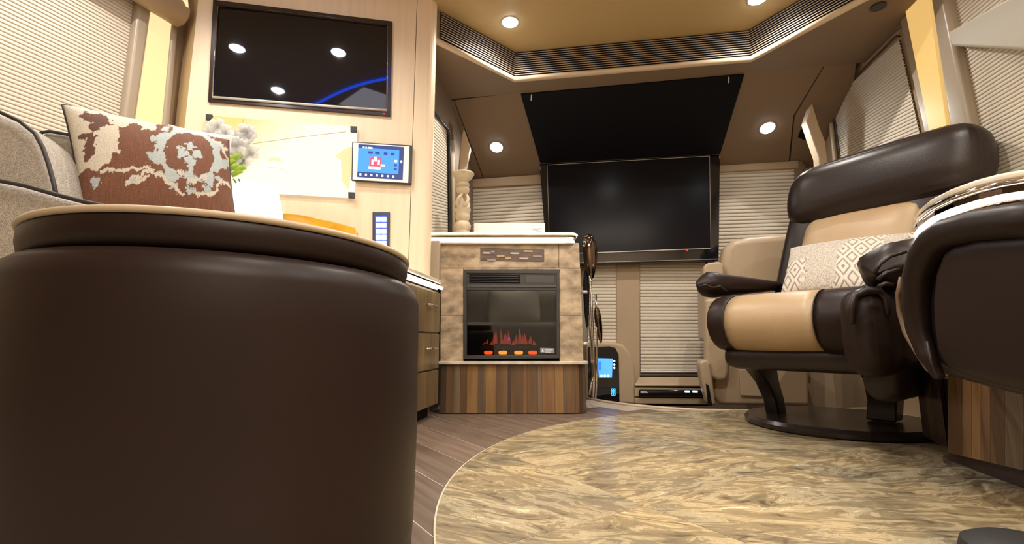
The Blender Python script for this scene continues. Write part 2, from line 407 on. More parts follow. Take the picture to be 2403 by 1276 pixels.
# round marble medallion of tiles
circ = [cC + Vector((math.cos(t), math.sin(t), 0)) * CR for t in [2 * math.pi * k / 160 for k in range(160)]]
circ = clip(circ, RW.w(0, 0, .012), RW.n)
med = thing('marble_medallion', 'large round swirled beige marble inlay in the brown plank floor', 'floor inlay', (cC.x, cC.y, 0))
prism('grout_bed', [cC + (p - cC) * 1.003 - Vector((0, 0, .003)) for p in circ], (0, 0, .0064), plain('pale_grout', (.62, .52, .37), .6), med)
td = Vector((.79, .518, 0)).normalized(); tn = Vector((-td.y, td.x, 0)); T0 = Vector((1.252, 1.744, 0)); TS = .62
for i in range(-6, 6):
    for j in range(-6, 6):
        o = T0 + td * (i * TS + .1) + tn * (j * TS); h = .0014
        poly = circ
        for p, n in ((o + td * h, td), (o + td * (TS - h), -td), (o + tn * h, tn), (o + tn * (TS - h), -tn)):
            poly = clip(poly, p, n) if len(poly) > 2 else []
        if len(poly) > 2:
            prism('tile', [Vector((p.x, p.y, .003)) for p in poly], (0, 0, .0013), M['marble'], med)

# ------------------------------------------------------------------ ceiling soffit with louvred vents
va, vb, vc, vd = Vector((-.43, 2.25, 0)), Vector((.017, 2.652, 0)), Vector((1.348, 2.442, 0)), Vector((1.634, 1.974, 0))
ve = vc + (vd - vc) * 1.62
ZS = 1.94
so = struct(prism('trim_soffit', [p + Vector((0, 0, ZS)) for p in (va, vb, vc, vd, ve, Vector((1.98, 1.5, 0)), Vector((2.02, 2.47, 0)), Vector((-.53, 2.9, 0)))], (0, 0, ZC - ZS), M['head']))
vs, fs = tube_data([p + Vector((0, 0, ZS + .004)) for p in (va + Vector((-.03, -.02, 0)), vb, vc, ve)], .017, 12)
struct(mesh_obj('trim_soffit_lip', vs, fs, M['trim'], smooth=True))
def vent(p, q, s0, s1, label):
    d = (q - p).normalized(); n = Vector((d.y, -d.x, 0)); L = (q - p).length
    a, b = p + d * (L * s0), p + d * (L * s1)
    t = thing('ceiling_vent', label, 'air vent', ((a + b) / 2 + Vector((0, 0, ZS + .02)))[:], 'louvred vents around the ceiling recess')
    prism('backing', [a + n * .004 + Vector((0, 0, ZS + .018)), b + n * .004 + Vector((0, 0, ZS + .018)), b + n * .004 + Vector((0, 0, ZC - .002)), a + n * .004 + Vector((0, 0, ZC - .002))], n * -.003, M['black'], t)
    k = 11
    for i in range(k):
        z = ZS + .026 + i * .0138
        o = n * .005
        poly = [a + o + Vector((0, 0, z + .001)), a + o + n * .006 + Vector((0, 0, z)), a + o + n * .006 + Vector((0, 0, z + .0038)), a + o + Vector((0, 0, z + .0048))]
        prism('slat', poly, b - a, M['louvre'], t)
vent(va, vb, .1, 1, 'short louvred bronze vent on the left diagonal of the ceiling recess')
vent(vb, vc, 0, 1, 'long straight louvred bronze vent above the wide front television')
vent(vc, ve, 0, 1, 'louvred bronze vent on the right diagonal of the ceiling recess')

def downlight(p, n, label, power=4, halo=.12):
    n = Vector(n).normalized(); p = Vector(p)
    t = thing('downlight', label, 'ceiling light', p[:], 'round recessed ceiling downlights')
    lathe('bezel', p, [(.043, 0), (.050, 0), (.050, .002), (.047, .003), (.043, .002)], M['silver'], t, 28, n)
    lathe('lens', p, [(.043, .000), (.042, .004), (.034, .008), (.015, .010), (.001, .0105)], M['lamp'], t, 24, n)
    if power:
        l = bpy.data.lights.new('downlight_beam', 'SPOT'); l.energy = power * 11; l.spot_size = 2.6; l.spot_blend = .7; l.shadow_soft_size = .004; l.color = (1, .93, .83)
        o = link(bpy.data.objects.new('downlight_beam', l)); o.location = p + n * .0125; o.rotation_euler = n.to_track_quat('-Z', 'Y').to_euler()
dn = (0, 0, -1)
downlight((-.011, 2.372, ZC), dn, 'round white downlight in the golden ceiling, left of the two', 3, .2)
downlight((1.27, 2.192, ZC), dn, 'round white downlight at the top edge, right of the two in the golden ceiling', 3, .2)
downlight((-1.441, 1.386, ZC), dn, 'downlight over the grey sofa, reflected at the left of the wall television', 2.5, 0)
downlight((-.867, 1.555, ZC), dn, 'downlight reflected at the right of the wall television screen', 2.5, 0)
downlight((-1.265, .94, ZC), dn, 'downlight reflected low in the wall television screen', 2.5, 0)
downlight((1.5, .9, ZC), dn, 'downlight above the console by the right window', 2.6, 0)
downlight((.5, 1.3, ZC), dn, 'downlight above the middle of the marble inlay', 5, 0)
downlight((-.05, .35, ZC), dn, 'downlight over the round ottoman, out of the frame above', 4, 0)
downlight((1.1, .1, ZC), dn, 'downlight behind the camera over the marble inlay', 5, 0)
# blue light strip on the ceiling of the slide room
bl = [(-1.12, .70), (-1.012, .842), (-.85, 1.101), (-.714, 1.246), (-.57, 1.378), (-.35, 1.5)]
bl = [(bl[a][0] * (1 - t) + bl[a + 1][0] * t, bl[a][1] * (1 - t) + bl[a + 1][1] * t) for a in range(len(bl) - 1) for t in (0, .25, .5, .75)]
bl = [bl[0]] + [tuple(sum(q[d] for q in bl[max(0, a - 3):a + 4]) / len(bl[max(0, a - 3):a + 4]) for d in (0, 1)) for a in range(1, len(bl))]
o = tube('light_strip', [(x, y, ZC - .008) for x, y in bl], .008, M['blue_led'], None, 8)
tag(o, 'curved blue light strip on the ceiling, mirrored in the wall television', 'light strip')

hp = prism('added_glow_panel', [(-.70, 1.19, ZC), (-.54, 1.14, ZC), (-.44, .90, ZC), (-.86, .88, ZC)], (0, 0, -.006), glow('pale_added_glow', (.8, .8, .95), 3.2))  # unseen panel, glow added so the television mirrors a pale patch
tag(hp, 'added unseen pale panel inside the blue strip, glow added for its mirror image in the wall television', 'ceiling panel')
# ------------------------------------------------------------------ windshield header and black bay
g1, g2, g3 = PZ(1222, 222, ZS - .005), PZ(1747, 175, ZS - .005), WS.at(1480, 374, .12)
hn = (g2 - g1).cross(g3 - g1).normalized()
if hn.dot(CAM - g1) < 0: hn = -hn
def HP(px, py, off=0):
    d = ray(px, py); p0 = g1 + hn * off; return CAM + d * ((p0 - CAM).dot(hn) / d.dot(hn))
def hplate(name, pix, off, th, mat, parent=None, bevel=0): return prism(name, [HP(x, y, off + th) for x, y in pix], -hn * th, mat, parent, bevel)
struct(hplate('trim_header', [(1066, 236), (1225, 216), (1750, 168), (1936, 150), (1862, 272), (1850, 392), (1500, 408), (1136, 421)], -.022, .02, M['head'], None, .003))
struct(hplate('trim_header_left', [(990, 246), (1064, 236), (1134, 421), (1080, 432), (990, 330)], -.026, .02, M['head'], None, .003))
struct(hplate('trim_header_right', [(1938, 150), (2010, 146), (1990, 300), (1900, 395), (1853, 392), (1865, 273)], -.026, .02, M['head'], None, .003))
bay = thing('monitor_bay', 'black sloping panel above the wide front television', 'panel', HP(1480, 280)[:])
hplate('face', [(1222, 222), (1747, 175), (1690, 362), (1268, 384)], -.002, .012, M['black'], bay, .002)
for a, b in ((1246, 222), (1709, 181)): hplate('bracket', [(a, b), (a + 3, b), (a + 2, b + 14), (a - 1, b + 14)], .011, .006, M['silver'], bay)
for (x, y), lab in (((1165, 345), 'bluish white downlight in the brown slope left of the front television'), ((1801, 300), 'bluish white downlight in the brown slope right of the front television')):
    downlight(HP(x, y, -.001), hn, lab, .9, .2)

# ------------------------------------------------------------------ front television
def Wp(px, py, off): return WS.at(px, py, off)
tv = thing('front_television', 'wide black television hanging in front of the windshield shades', 'television', Wp(1480, 600, .1)[:])
plate('bezel', WS, [(1266, 384), (1690, 361), (1687, 611), (1284, 622)], .04, .08, M['gloss'], tv, .006)
plate('screen', WS, [(1283, 388), (1664, 367), (1667, 582), (1290, 596)], .121, .003, M['screen2'], tv)
def edge(pl, pix, off, r, mat, parent, name='edge_strip'):
    vs, fs = tube_data([pl.at(x, y, off) for x, y in pix], r, 6); return mesh_obj(name, vs, fs, mat, parent, smooth=True)
edge(WS, [(1290, 597), (1284, 387), (1665, 366), (1668, 583)], .124, .0022, M['silver'], tv)
edge(WS, [(1290, 597), (1668, 583)], .126, .0045, M['silver'], tv)
edge(WS, [(1288, 618), (1684, 608)], .121, .0016, M['silver'], tv)
edge(WS, [(1610, 588), (1614, 588)], .13, .004, M['red'], tv, 'standby_light')

# ------------------------------------------------------------------ windshield shades
def shade_px(name, pl, bl_, br_, tr_, tl_, n, off, depth, label, rail=True, parent=None):
    A, B, Cc, D = [pl.at(*q, off) for q in (bl_, br_, tr_, tl_)]
    t = thing('pleated_shade', label, 'window shade', ((A + B) / 2)[:], 'pleated window shades')
    pleats('pleated_cloth', A, B, Cc, D, n, depth, pl.n, M['shade'], t)
    if rail:
        vs, fs = tube_data([A + pl.n * .004, B + pl.n * .004], .006, 8); mesh_obj('bottom_rail', vs, fs, M['white'], t, smooth=True)
    return t
shade_px('s', WS, (1105, 600), (1300, 590), (1280, 425), (1108, 436), 20, .006, .011, 'pleated shade behind the candle holder, left of the front television', False)
shade_px('s', WS, (1675, 640), (1868, 635), (1866, 395), (1680, 402), 28, .006, .011, 'tall pleated shade right of the front television', False)
shade_px('s', WS, (1380, 838), (1449, 838), (1447, 612), (1380, 612), 28, .010, .009, 'narrow pleated shade under the front television, left of the brown post')
shade_px('s', WS, (1503, 872), (1655, 872), (1655, 612), (1501, 612), 33, .010, .009, 'pleated shade with a white bottom rail below the front television')
struct(plate('window_1', WS, [(1060, 880), (1900, 880), (1890, 378), (1060, 410)], -.01, .01, M['shaded']))
struct(plate('trim_1', WS, [(1448, 905), (1502, 905), (1502, 600), (1446, 600)], .0, .03, M['tan'], None, .006))
struct(plate('trim_2', WS, [(1105, 440), (1275, 431), (1275, 408), (1105, 420)], .0, .035, M['tan'], None, .006))
struct(plate('trim_3', WS, [(1680, 404), (1875, 394), (1875, 376), (1680, 388)], .0, .035, M['tan'], None, .006))
struct(plate('trim_4', WS, [(1867, 700), (1885, 700), (1885, 378), (1866, 378)], .0, .03, M['head'], None, .006))

# windshield corner pillars
def pillar(outer, inner, Y0, Y1):
    # outer/inner: pixel polylines top to bottom; front face polygon between them, given real depth
    poly = [PY(x, y, Y0) for x, y in outer] + [PY(x, y, Y0) for x, y in reversed(inner)]
    return prism('trim_pillar', poly, (0, .06, 0), M['trim'], None, .008, 3)
struct(pillar([(1088, 300), (1104, 346), (1098, 372), (1093, 400), (1092, 545)], [(1083, 318), (1078, 360), (1075, 400), (1075, 545)], 2.95, 1))
struct(pillar([(1907, 240), (1922, 292), (1937, 330), (1942, 372), (1944, 440)], [(1893, 284), (1907, 325), (1922, 368), (1926, 440)], 2.72, -1))
struct(prism('trim_header_vent', [HP(1873, 322, .0), HP(1880, 304, .0), HP(1897, 308, .0), HP(1890, 330, .0)], hn * -.02, M['black']))
# speaker in the soffit
sp = thing('ceiling_speaker', 'small dark round speaker under the soffit at upper right', 'speaker', PZ(2061, 14, ZS)[:])
lathe('ring', PZ(2061, 14, ZS), [(.02, -.002), (.032, -.002), (.032, .008), (.02, .008)], M['dark'], sp, 24, dn)
lathe('grille', PZ(2061, 14, ZS), [(.001, -.002), (.02, -.002), (.016, .005), (.001, .006)], M['black'], sp, 20, dn)

# ------------------------------------------------------------------ side windows of the cockpit
def side_shade(pl, tl, tr, br, bl_, n, off, depth, label):
    t = thing('pleated_shade', label, 'window shade', (pl.at(*bl_, off))[:], 'pleated window shades')
    pleats('pleated_cloth', pl.at(*bl_, off), pl.at(*br, off), pl.at(*tr, off), pl.at(*tl, off), n, depth, pl.n, M['shade'], t)
    return t
side_shade(CL, (985, 232), (1046, 303), (1050, 600), (985, 620), 46, .008, .006, 'narrow pleated side window shade between the column and the fireplace top')
vs, fs = tube_data([CL.at(x, y, .02) for x, y in ((985, 222), (1040, 290), (1050, 302), (1054, 320), (1056, 620))], .012, 8)
struct(mesh_obj('window_2', vs, fs, M['dark'], smooth=True))
vs, fs = tube_data([CL.at(x, y, .03) for x, y in ((1061, 330), (1063, 420), (1064, 620))], .014, 8)
struct(mesh_obj('trim_5', vs, fs, M['trim'], smooth=True))
side_shade(RW, (1957, 234), (2112, 92), (2190, 440), (1990, 470), 44, .006, .007, 'pleated shade on the side window behind the brown recliner headrest')
vs, fs = tube_data([RW.at(x, y, .015) for x, y in ((1984, 480), (1970, 360), (1955, 250), (1956, 236), (1964, 224), (2096, 90), (2104, 84), (2111, 86))], .0045, 8)
struct(mesh_obj('window_3', vs, fs, M['dark'], smooth=True))
vs, fs = tube_data([RW.at(x, y, .02) for x, y in ((1945, 246), (1955, 330), (1962, 400), (1968, 480))], .013, 8)
struct(mesh_obj('trim_6', vs, fs, M['trim'], smooth=True))
# header strip over the side window
struct(plate('trim_7', RW, [(1938, 215), (1900, 120), (2105, -60), (2132, 60), (2100, 70)], .0, .02, M['head'], None, .004))
struct(plate('trim_8', RW, [(2118, 84), (2095, -60), (2126, -60), (2200, 330), (2225, 470), (2200, 470), (2166, 300)], .0, .03, M['taupe'], None, .006))
# lit post on the right wall
lp = thing('lit_wall_panel', 'glowing amber wall strip between the right windows', 'wall light', RW.at(2180, 300)[:], 'backlit wall strips between windows')
plate('diffuser', RW, [(2107, -60), (2168, -60), (2240, 420), (2202, 420)], .03, .02, M['lit'], lp, .002)
struct(plate('trim_9', RW, [(2172, -60), (2205, -60), (2300, 420), (2243, 420)], .0, .055, M['taupe'], None, .02, 3))
# main right window shade
Y0 = 2.12
tl = RW.at(2204, -30, .01); bl_ = RW.at(2302, 470, .01)
ue = (Vector((tl.x, tl.y, 0)) - RW.p0).length; 
far_t = RW.w(ue + 1.3, tl.z, .01); far_b = RW.w(ue + 1.3, bl_.z - .25, .01)
bl2 = RW.at(2345, 640, .01)
t = thing('pleated_shade', 'large pleated shade covering the right hand window beside the console', 'window shade', bl2[:], 'pleated window shades')
pleats('pleated_cloth', bl2, RW.w(ue + 1.3, bl2.z, .01), far_t, tl, 80, .0065, RW.n, M['shade'], t)
struct(uplate('window_4', RW, ue - .05, ue + 1.35, bl2.z - .03, tl.z + .02, -.001, .004, M['shaded']))
# padded valance across the right window
v0, v1, v2 = RW.at(2222, 74, .07), RW.at(2234, 108, .07), RW.at(2236, 108, .02)
a = PY(2222, 76, 1.78); b = PY(2420, -36, 1.3); c_ = PY(2420, 118, 1.42); d_ = PY(2234, 108, 1.80)
va_ = prism('window_valance', [a, b, c_, d_], (.16, .04, .02), plain('cream_valance_vinyl', (.50, .45, .36), .5), None, .012, 3)
tag(va_, 'smooth cream wedge shaped valance over the right window at the top corner', 'valance')

# ------------------------------------------------------------------ left slide room: shade, lit post, cornice roll
tl = SL.at(-10, -250, .01); A = SL.at(-60, 520, .01); B = SL.at(272, 520, .01); Cc = SL.at(328, -20, .01)
Cc.z = 1.93
D = SL.w(-1.3, 1.93, .01); A = SL.w(-1.3, .62, .01)
B.z = .62
t = thing('pleated_shade', 'large pleated shade behind the grey sofa', 'window shade', A[:], 'pleated window shades')
pleats('pleated_cloth', A, B, Cc, D, 84, .0065, SL.n, M['shade'], t)
struct(uplate('window_5', SL, -1.35, -.02, .58, 1.96, -.001, .004, M['shaded']))
struct(plate('trim_10', SL, [(330, -60), (368, -60), (357, 25), (318, 300), (300, 480), (262, 480), (288, 290), (322, 25)], .0, .05, M['taupe'], None, .015, 3))
lp = thing('lit_wall_panel', 'bright backlit cream wall strip left of the television', 'wall light', SL.at(340, 300)[:], 'backlit wall strips between windows')
plate('diffuser', SL, [(362, -10), (405, 58), (378, 330), (364, 480), (294, 480), (319, 280), (357, 25)], .02, .02, M['litl'], lp, .002)
struct(plate('trim_11', SL, [(408, 20), (424, 20), (398, 330), (384, 500), (366, 500), (379, 330), (405, 58)], .0, .05, M['taupe'], None, .012, 3))
q0 = SL.at(424, 34, .09); q1 = q0 - Vector((.36, .93, 0)) * 1.4
vs, fs = tube_data([q0 + Vector((.004, .01, 0)), q0, q1], [.05, .062, .062], 24)
struct(mesh_obj('trim_cornice', vs, fs, M['tan'], smooth=True))
cv = tube('cove_light', [PY(436, 18, 1.98), PY(428, -60, 1.98)], .012, M['litl'], None, 8)
tag(cv, 'short warm cove light above the padded roll at top left', 'light strip')
# ------------------------------------------------------------------ wall television, mirror with painted glow, tablet, keypad
tv = thing('wall_television', 'glossy black television recessed in the cream wall, reflecting ceiling lights', 'television', TVW.at(700, 250, 0)[:])
vs, fs = join_data([prism_data([TVW.at(x, y, .012) for x, y in q], -TVW.n * .012) for q in (
    [(500, -1), (920, 50), (909, 60), (512, 12)], [(909, 58), (921, 50), (916, 272), (905, 262)],
    [(488, 237), (498, 232), (908, 262), (916, 272)], [(500, -1), (513, 10), (499, 234), (488, 238)])])
mesh_obj('bezel', vs, fs, plain('brown_black_bezel', (.03, .022, .018), .2), tv)
plate('screen', TVW, [(506, 4), (914, 56), (909, 266), (494, 234)], .001, .004, M['screen'], tv)
edge(TVW, [(499, 228), (640, 239), (780, 250), (908, 259)], .014, .0065, M['silver'], tv)
edge(TVW, [(512, 15), (503, 130), (499, 228)], .013, .002, M['chrome'], tv)
edge(TVW, [(909, 62), (909, 150), (908, 259)], .013, .002, M['chrome'], tv)
edge(TVW, [(513, 14), (740, 35), (909, 58)], .013, .0018, M['dchrome'], tv)
edge(TVW, [(900, 267), (904, 267)], .014, .003, M['red'], tv, 'standby_light')

# mirror on four black clips, its bright reflection painted as an emission gradient
def mirror_glow():
    m, N, L, B = nm('mirror_painted_reflection')
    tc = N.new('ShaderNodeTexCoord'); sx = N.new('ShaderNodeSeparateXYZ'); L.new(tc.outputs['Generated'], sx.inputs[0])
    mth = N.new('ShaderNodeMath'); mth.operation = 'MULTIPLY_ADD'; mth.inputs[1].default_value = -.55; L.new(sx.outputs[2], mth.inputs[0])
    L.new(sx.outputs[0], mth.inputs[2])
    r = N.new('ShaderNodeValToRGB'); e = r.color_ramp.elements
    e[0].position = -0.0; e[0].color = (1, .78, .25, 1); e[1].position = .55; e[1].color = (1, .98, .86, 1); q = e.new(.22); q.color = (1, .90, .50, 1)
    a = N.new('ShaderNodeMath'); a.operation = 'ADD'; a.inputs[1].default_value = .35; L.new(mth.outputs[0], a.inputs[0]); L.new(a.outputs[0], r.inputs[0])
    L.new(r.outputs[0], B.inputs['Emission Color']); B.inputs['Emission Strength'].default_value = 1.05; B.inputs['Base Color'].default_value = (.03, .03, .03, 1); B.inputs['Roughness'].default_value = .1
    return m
mi = thing('painted_glow_mirror', 'mirror with a painted glowing reflection and black corner clips below the wall television', 'mirror', TVW.at(660, 370)[:])
plate('glass_sheet', TVW, [(487, 271), (838, 298), (832, 464), (478, 444)], .006, .008, mirror_glow(), mi)
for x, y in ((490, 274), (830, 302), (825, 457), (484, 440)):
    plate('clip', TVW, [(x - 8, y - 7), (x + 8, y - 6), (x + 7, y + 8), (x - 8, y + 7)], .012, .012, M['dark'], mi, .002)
M['mline'] = glow('painted_reflection_line', (.45, .36, .08), .25); M['mline2'] = glow('painted_reflection_shape', (.55, .5, .28), .45)  # reflected lines and shapes painted onto the mirror as dim glow
edge(TVW, [(586, 338), (700, 322), (812, 309)], .0145, .0012, M['mline'], mi, 'painted_reflection_line')
edge(TVW, [(571, 279), (569, 335), (567, 392)], .0145, .003, M['mline'], mi, 'painted_reflection_line')
plate('painted_reflection_arc', TVW, [(626, 379), (632, 371), (644, 368), (656, 371), (663, 380), (650, 377), (638, 376)], .0145, .001, M['mline2'], mi)
plate('painted_reflection_band', TVW, [(786, 366), (808, 350), (826, 344), (824, 400), (818, 445), (802, 425), (800, 375)], .0145, .001, M['mline2'], mi)
edge(TVW, [(616, 395), (640, 393), (665, 397), (675, 406)], .0145, .0009, M['mline2'], mi, 'painted_reflection_line')

def patch(pl, c, off):
    """c: four pixel corners TL TR BR BL -> function placing (u,v) at offset"""
    P = [pl.at(*q, off) for q in c]
    def f(u, v, k=0): return (P[0].lerp(P[1], u)).lerp(P[3].lerp(P[2], u), v) + pl.n * k
    return f
def rect(name, f, u0, v0, u1, v1, k, th, pl, mat, parent, bevel=0):
    return prism(name, [f(u0, v1, k), f(u1, v1, k), f(u1, v0, k), f(u0, v0, k)], -pl.n * th, mat, parent, bevel)
tb = thing('wall_tablet', 'white framed tablet with a blue control screen mounted on the cream wall', 'tablet', TVW.at(896, 380, .02)[:])
plate('back_case', TVW, [(826, 331), (968, 340), (966, 432), (824, 423)], .004, .02, M['dark'], tb, .006, 3)
plate('face', TVW, [(829, 334), (961, 343), (958, 429), (827, 421)], .025, .003, M['white'], tb, .002)
f = patch(TVW, [(841, 338), (948, 345), (945, 422), (838, 415)], .0285)
rect('screen', f, 0, 0, 1, 1, 0, .001, TVW, M['bluescr'], tb)
rect('screen_bar', f, 0, .84, 1, 1, .0008, .0006, TVW, M['navy'], tb); rect('screen_bar', f, .9, 0, 1, .84, .0008, .0006, TVW, M['navy'], tb)
rect('screen_bar', f, 0, 0, .9, .1, .0008, .0006, TVW, M['navy'], tb)
for i, w in enumerate((.035, .035, .1)): rect('title_mark', f, .10 + i * .055, .07, .10 + i * .055 + w, .12, .0016, .0006, TVW, M['icon'], tb)
for i in range(4): rect('screen_icon', f, .22 + i * .15 + (.04 if i > 1 else 0), .20, .32 + i * .15 + (.02 if i > 1 else 0), .27, .0016, .0006, TVW, M['navy'], tb)
rect('coach_picture', f, .27, .36, .52, .66, .0016, .0006, TVW, M['redicon'], tb)
for a in ((.24, .66, .5, .74), (.30, .45, .34, .6), (.44, .45, .48, .6), (.5, .58, .6, .64), (.36, .36, .42, .5)): rect('coach_mark', f, *a, .0024, .0006, TVW, M['icon'], tb)
for i in range(7): rect('dock_icon', f, .05 + i * .12, .89, .09 + i * .12, .95, .0016, .0006, TVW, M['icon'], tb)
for i in range(3): rect('side_icon', f, .80, .42 + i * .12, .86, .48 + i * .12, .0016, .0006, TVW, M['icon'] if i == 0 else M['navy'], tb)
rect('side_icon', f, .935, .42, .975, .5, .0016, .0006, TVW, M['icon'], tb)

kp = thing('wall_keypad', 'narrow switch panel with ten lit square keys on the cream wall', 'switch panel', TVW.at(893, 540, 0)[:])
plate('plate', TVW, [(874, 497), (915, 497), (914, 600), (874, 600)], .0, .008, plain('navy_plate', (.03, .04, .09), .3), kp, .003, 3)
f = patch(TVW, [(880, 507), (909, 507), (909, 579), (880, 579)], .0085)
rect('glow_panel', f, 0, 0, 1, 1, 0, .001, TVW, M['keyb'], kp)
for r_ in range(5):
    for c in range(2): rect('key', f, .07 + c * .47, .03 + r_ * .195, .46 + c * .47, .185 + r_ * .195, .003, .003, TVW, M['key'], kp, .001)

# ------------------------------------------------------------------ veneer drawer cabinet and its lit counter
# face of the drawers runs along the coach, counter z = .66
CF = Plane((-.445, 2.0), (.156, .988))
dc = thing('drawer_cabinet', 'veneered drawer cabinet with small chrome pulls left of the fireplace', 'cabinet', (-.7, 2.1, 0))
prism('body', [CF.w(-.35, .06), CF.w(.42, .06), CF.w(.42, .62), CF.w(-.35, .62)], Vector((-.9, -.1, 0)), WOODS[5], dc)
prism('toe_kick', [CF.w(-.33, 0, -.04), CF.w(.41, 0, -.04), CF.w(.41, .06, -.04), CF.w(-.33, .06, -.04)], Vector((-.8, -.1, 0)), M['black'], dc)
for z0, z1 in ((.065, .228), (.236, .405), (.413, .61)):
    d_ = uplate('drawer', CF, -.34, .405, z0, z1, 0, .014, WOODS[5], dc, .002)
    zz = z1 - .07 if z1 > .3 else None
    if zz:
        a, b = CF.w(.20, zz, .03), CF.w(.33, zz, .03)
        vs, fs = join_data([tube_data([a, b], .004, 8), tube_data([a + CF.n * -.018, a], .0035, 8), tube_data([b + CF.n * -.018, b], .0035, 8)])
        mesh_obj('handle', vs, fs, M['chrome'], d_, smooth=True)
ct = thing('cabinet_counter', 'pale stone counter with a glowing edge on the drawer cabinet', 'countertop', (-.8, 2.1, .63))
CO = [CF.w(-.55, .655, .03), CF.w(.37, .655, .03), CF.w(.42, .655, -.02), CF.w(.42, .655, -.1), Vector((-1.6, 2.2, .655)), Vector((-1.6, 1.5, .655))]
prism('top', CO, (0, 0, .02), M['stonep'], ct, .006, 3)
prism('edge_rail', [p + Vector((-.008, 0, -.008)) for p in CO], (0, 0, .007), M['dchrome'], ct)
vs, fs = tube_data([CF.w(-.5, .636, .028), CF.w(.38, .636, .028)], .009, 8); mesh_obj('led_strip', vs, fs, M['led'], ct, smooth=True)
prism('apron', [p + Vector((-.02, 0, -.03)) for p in CO], (0, 0, .012), M['trim'], ct)

# amber tray, vase with flowers on that counter
am = prism('amber_tray', [TVW.at(x, y, .13) for x, y in [(650, 501), (668, 500), (700, 503), (745, 511), (790, 522), (833, 534), (833, 600), (650, 600)]], -TVW.n * .10, M['amber'], None, .004, 3)
tag(am, 'amber glass tray with a curved rim below the mirror', 'tray')
va_ = thing('flower_vase', 'tall flared white vase with painted glow between the patterned cushion and the amber tray', 'vase', PY(600, 600, 1.72)[:])
vp = PY(590, 600, 1.72); vp.z = .675
lathe('body', vp, [(.001, 0), (.12, 0), (.118, .02), (.105, .12), (.09, .2), (.075, .26), (.07, .275), (.06, .27), (.001, .2)], M['vase_glow'], va_, 40)  # vase is no lamp, its blown-out white is painted as emission
fb = thing('flower_bouquet', 'white blossoms with green leaves in front of the mirror', 'flowers', (vp.x, vp.y, .93))
for k in range(28):
    th = random.random() * 6.28; ph = random.random(); R = .085 * (ph ** .5)
    c = PY(545, 345, 1.70) + Vector((R * math.cos(th) * 1.1, R * math.sin(th) * .6, (random.random() - .5) * .12))
    for j in range(5):
        a = 6.28 * j / 5 + k; ax = Vector((math.cos(a), -.4, math.sin(a))).normalized()
        vs, fs = soft_data(c + ax * .016, ax, Vector((0, 1, .2)), ax.cross(Vector((0, 1, .2))), (.021, .004, .014), .0039, 0, 2)
        mesh_obj('petal', vs, fs, M['petal'], fb, smooth=True)
for x, y in ((552, 368), (564, 396), (540, 380), (556, 405), (548, 392)):
    c = PY(x, y, 1.66)
    vs, fs = soft_data(c, (1, 0, .5), (0, 1, 0), (-.5, 0, 1), (.022, .004, .011), .0039, 0, 3); mesh_obj('leaf', vs, fs, M['leaf'], fb, smooth=True)
for x in (548, 560): tube('stem', [PY(x, 420, 1.70), Vector((vp.x, vp.y, .86))], .003, M['leaf'], fb, 6)

# ------------------------------------------------------------------ fireplace unit
FC = lambda x, y, off=0: FP.at(x, y, off)
fpz = lambda y: FC(1200, y).z
X0, X1 = FC(1034, 700).x, FC(1362, 700).x
fu = thing('fireplace_surround', 'stone tiled fireplace surround on a curved veneer base', 'fireplace surround', ((X0 + X1) / 2, 2.7, 0))
def fbox(name, xa, xb, za, zb, mat, y0=2.512, y1=2.82, bevel=0): return box(name, (xa, y0, za), (xb, y1, zb), mat, fu, bevel)
ix0, ix1, iz0, iz1 = FC(1089, 740).x, FC(1312, 740).x, fpz(841), fpz(633)
fbox('core', X0, ix0, .25, .9, M['stone']); fbox('core', ix1, X1, .25, .9, M['stone'])
fbox('core', ix0, ix1, iz1, .9, M['stone']); fbox('core', X0, X1, .25, .9, M['stone'], 2.80)
def ftile(q, name='tile', mat=None, off=0, th=.012, b=.0015): return plate(name, FP, q, off - .012, th, mat or M['stone'], fu, b)
ftile([(1034, 568), (1311, 568), (1311, 628), (1034, 628)]); ftile([(1312, 568), (1359, 570), (1361, 629), (1312, 628)])
ftile([(1034, 629.5), (1087, 629.5), (1087, 739), (1034, 739)]); ftile([(1034, 740.5), (1087, 740.5), (1087, 849), (1034, 849)])
ftile([(1314, 629.5), (1362, 630), (1366, 739), (1314, 739)]); ftile([(1314, 740.5), (1366, 740.5), (1369, 849), (1314, 849)])
ftile([(1087.5, 629.5), (1313.5, 629.5), (1313.5, 632.5), (1087.5, 632.5)], 'trim_strip')
# mosaic inset
ftile([(1127, 581), (1277, 585), (1277, 614), (1127, 611)], 'mosaic_inset', plain('brown_mosaic', (.12, .075, .055), .35, var=.4, vscale=50, stretch=(.3, 1, 3)), .002, .013)
chipm = [plain('pearl_chip', (.5, .46, .42), .3), plain('gold_chip', (.5, .34, .18), .3), plain('grey_chip', (.3, .28, .28), .3)]
for x, y, w, k in ((1133, 591, 18, 0), (1152, 588, 9, 2), (1166, 598, 18, 1), (1186, 603, 13, 1), (1198, 592, 20, 0), (1219, 604, 21, 0), (1229, 587, 21, 1), (1251, 599, 21, 2), (1143, 607, 20, 2)):
    ftile([(x, y), (x + w, y + .5), (x + w, y + 4.5), (x, y + 4)], 'mosaic_chip', chipm[k], .0155, .003, 0)
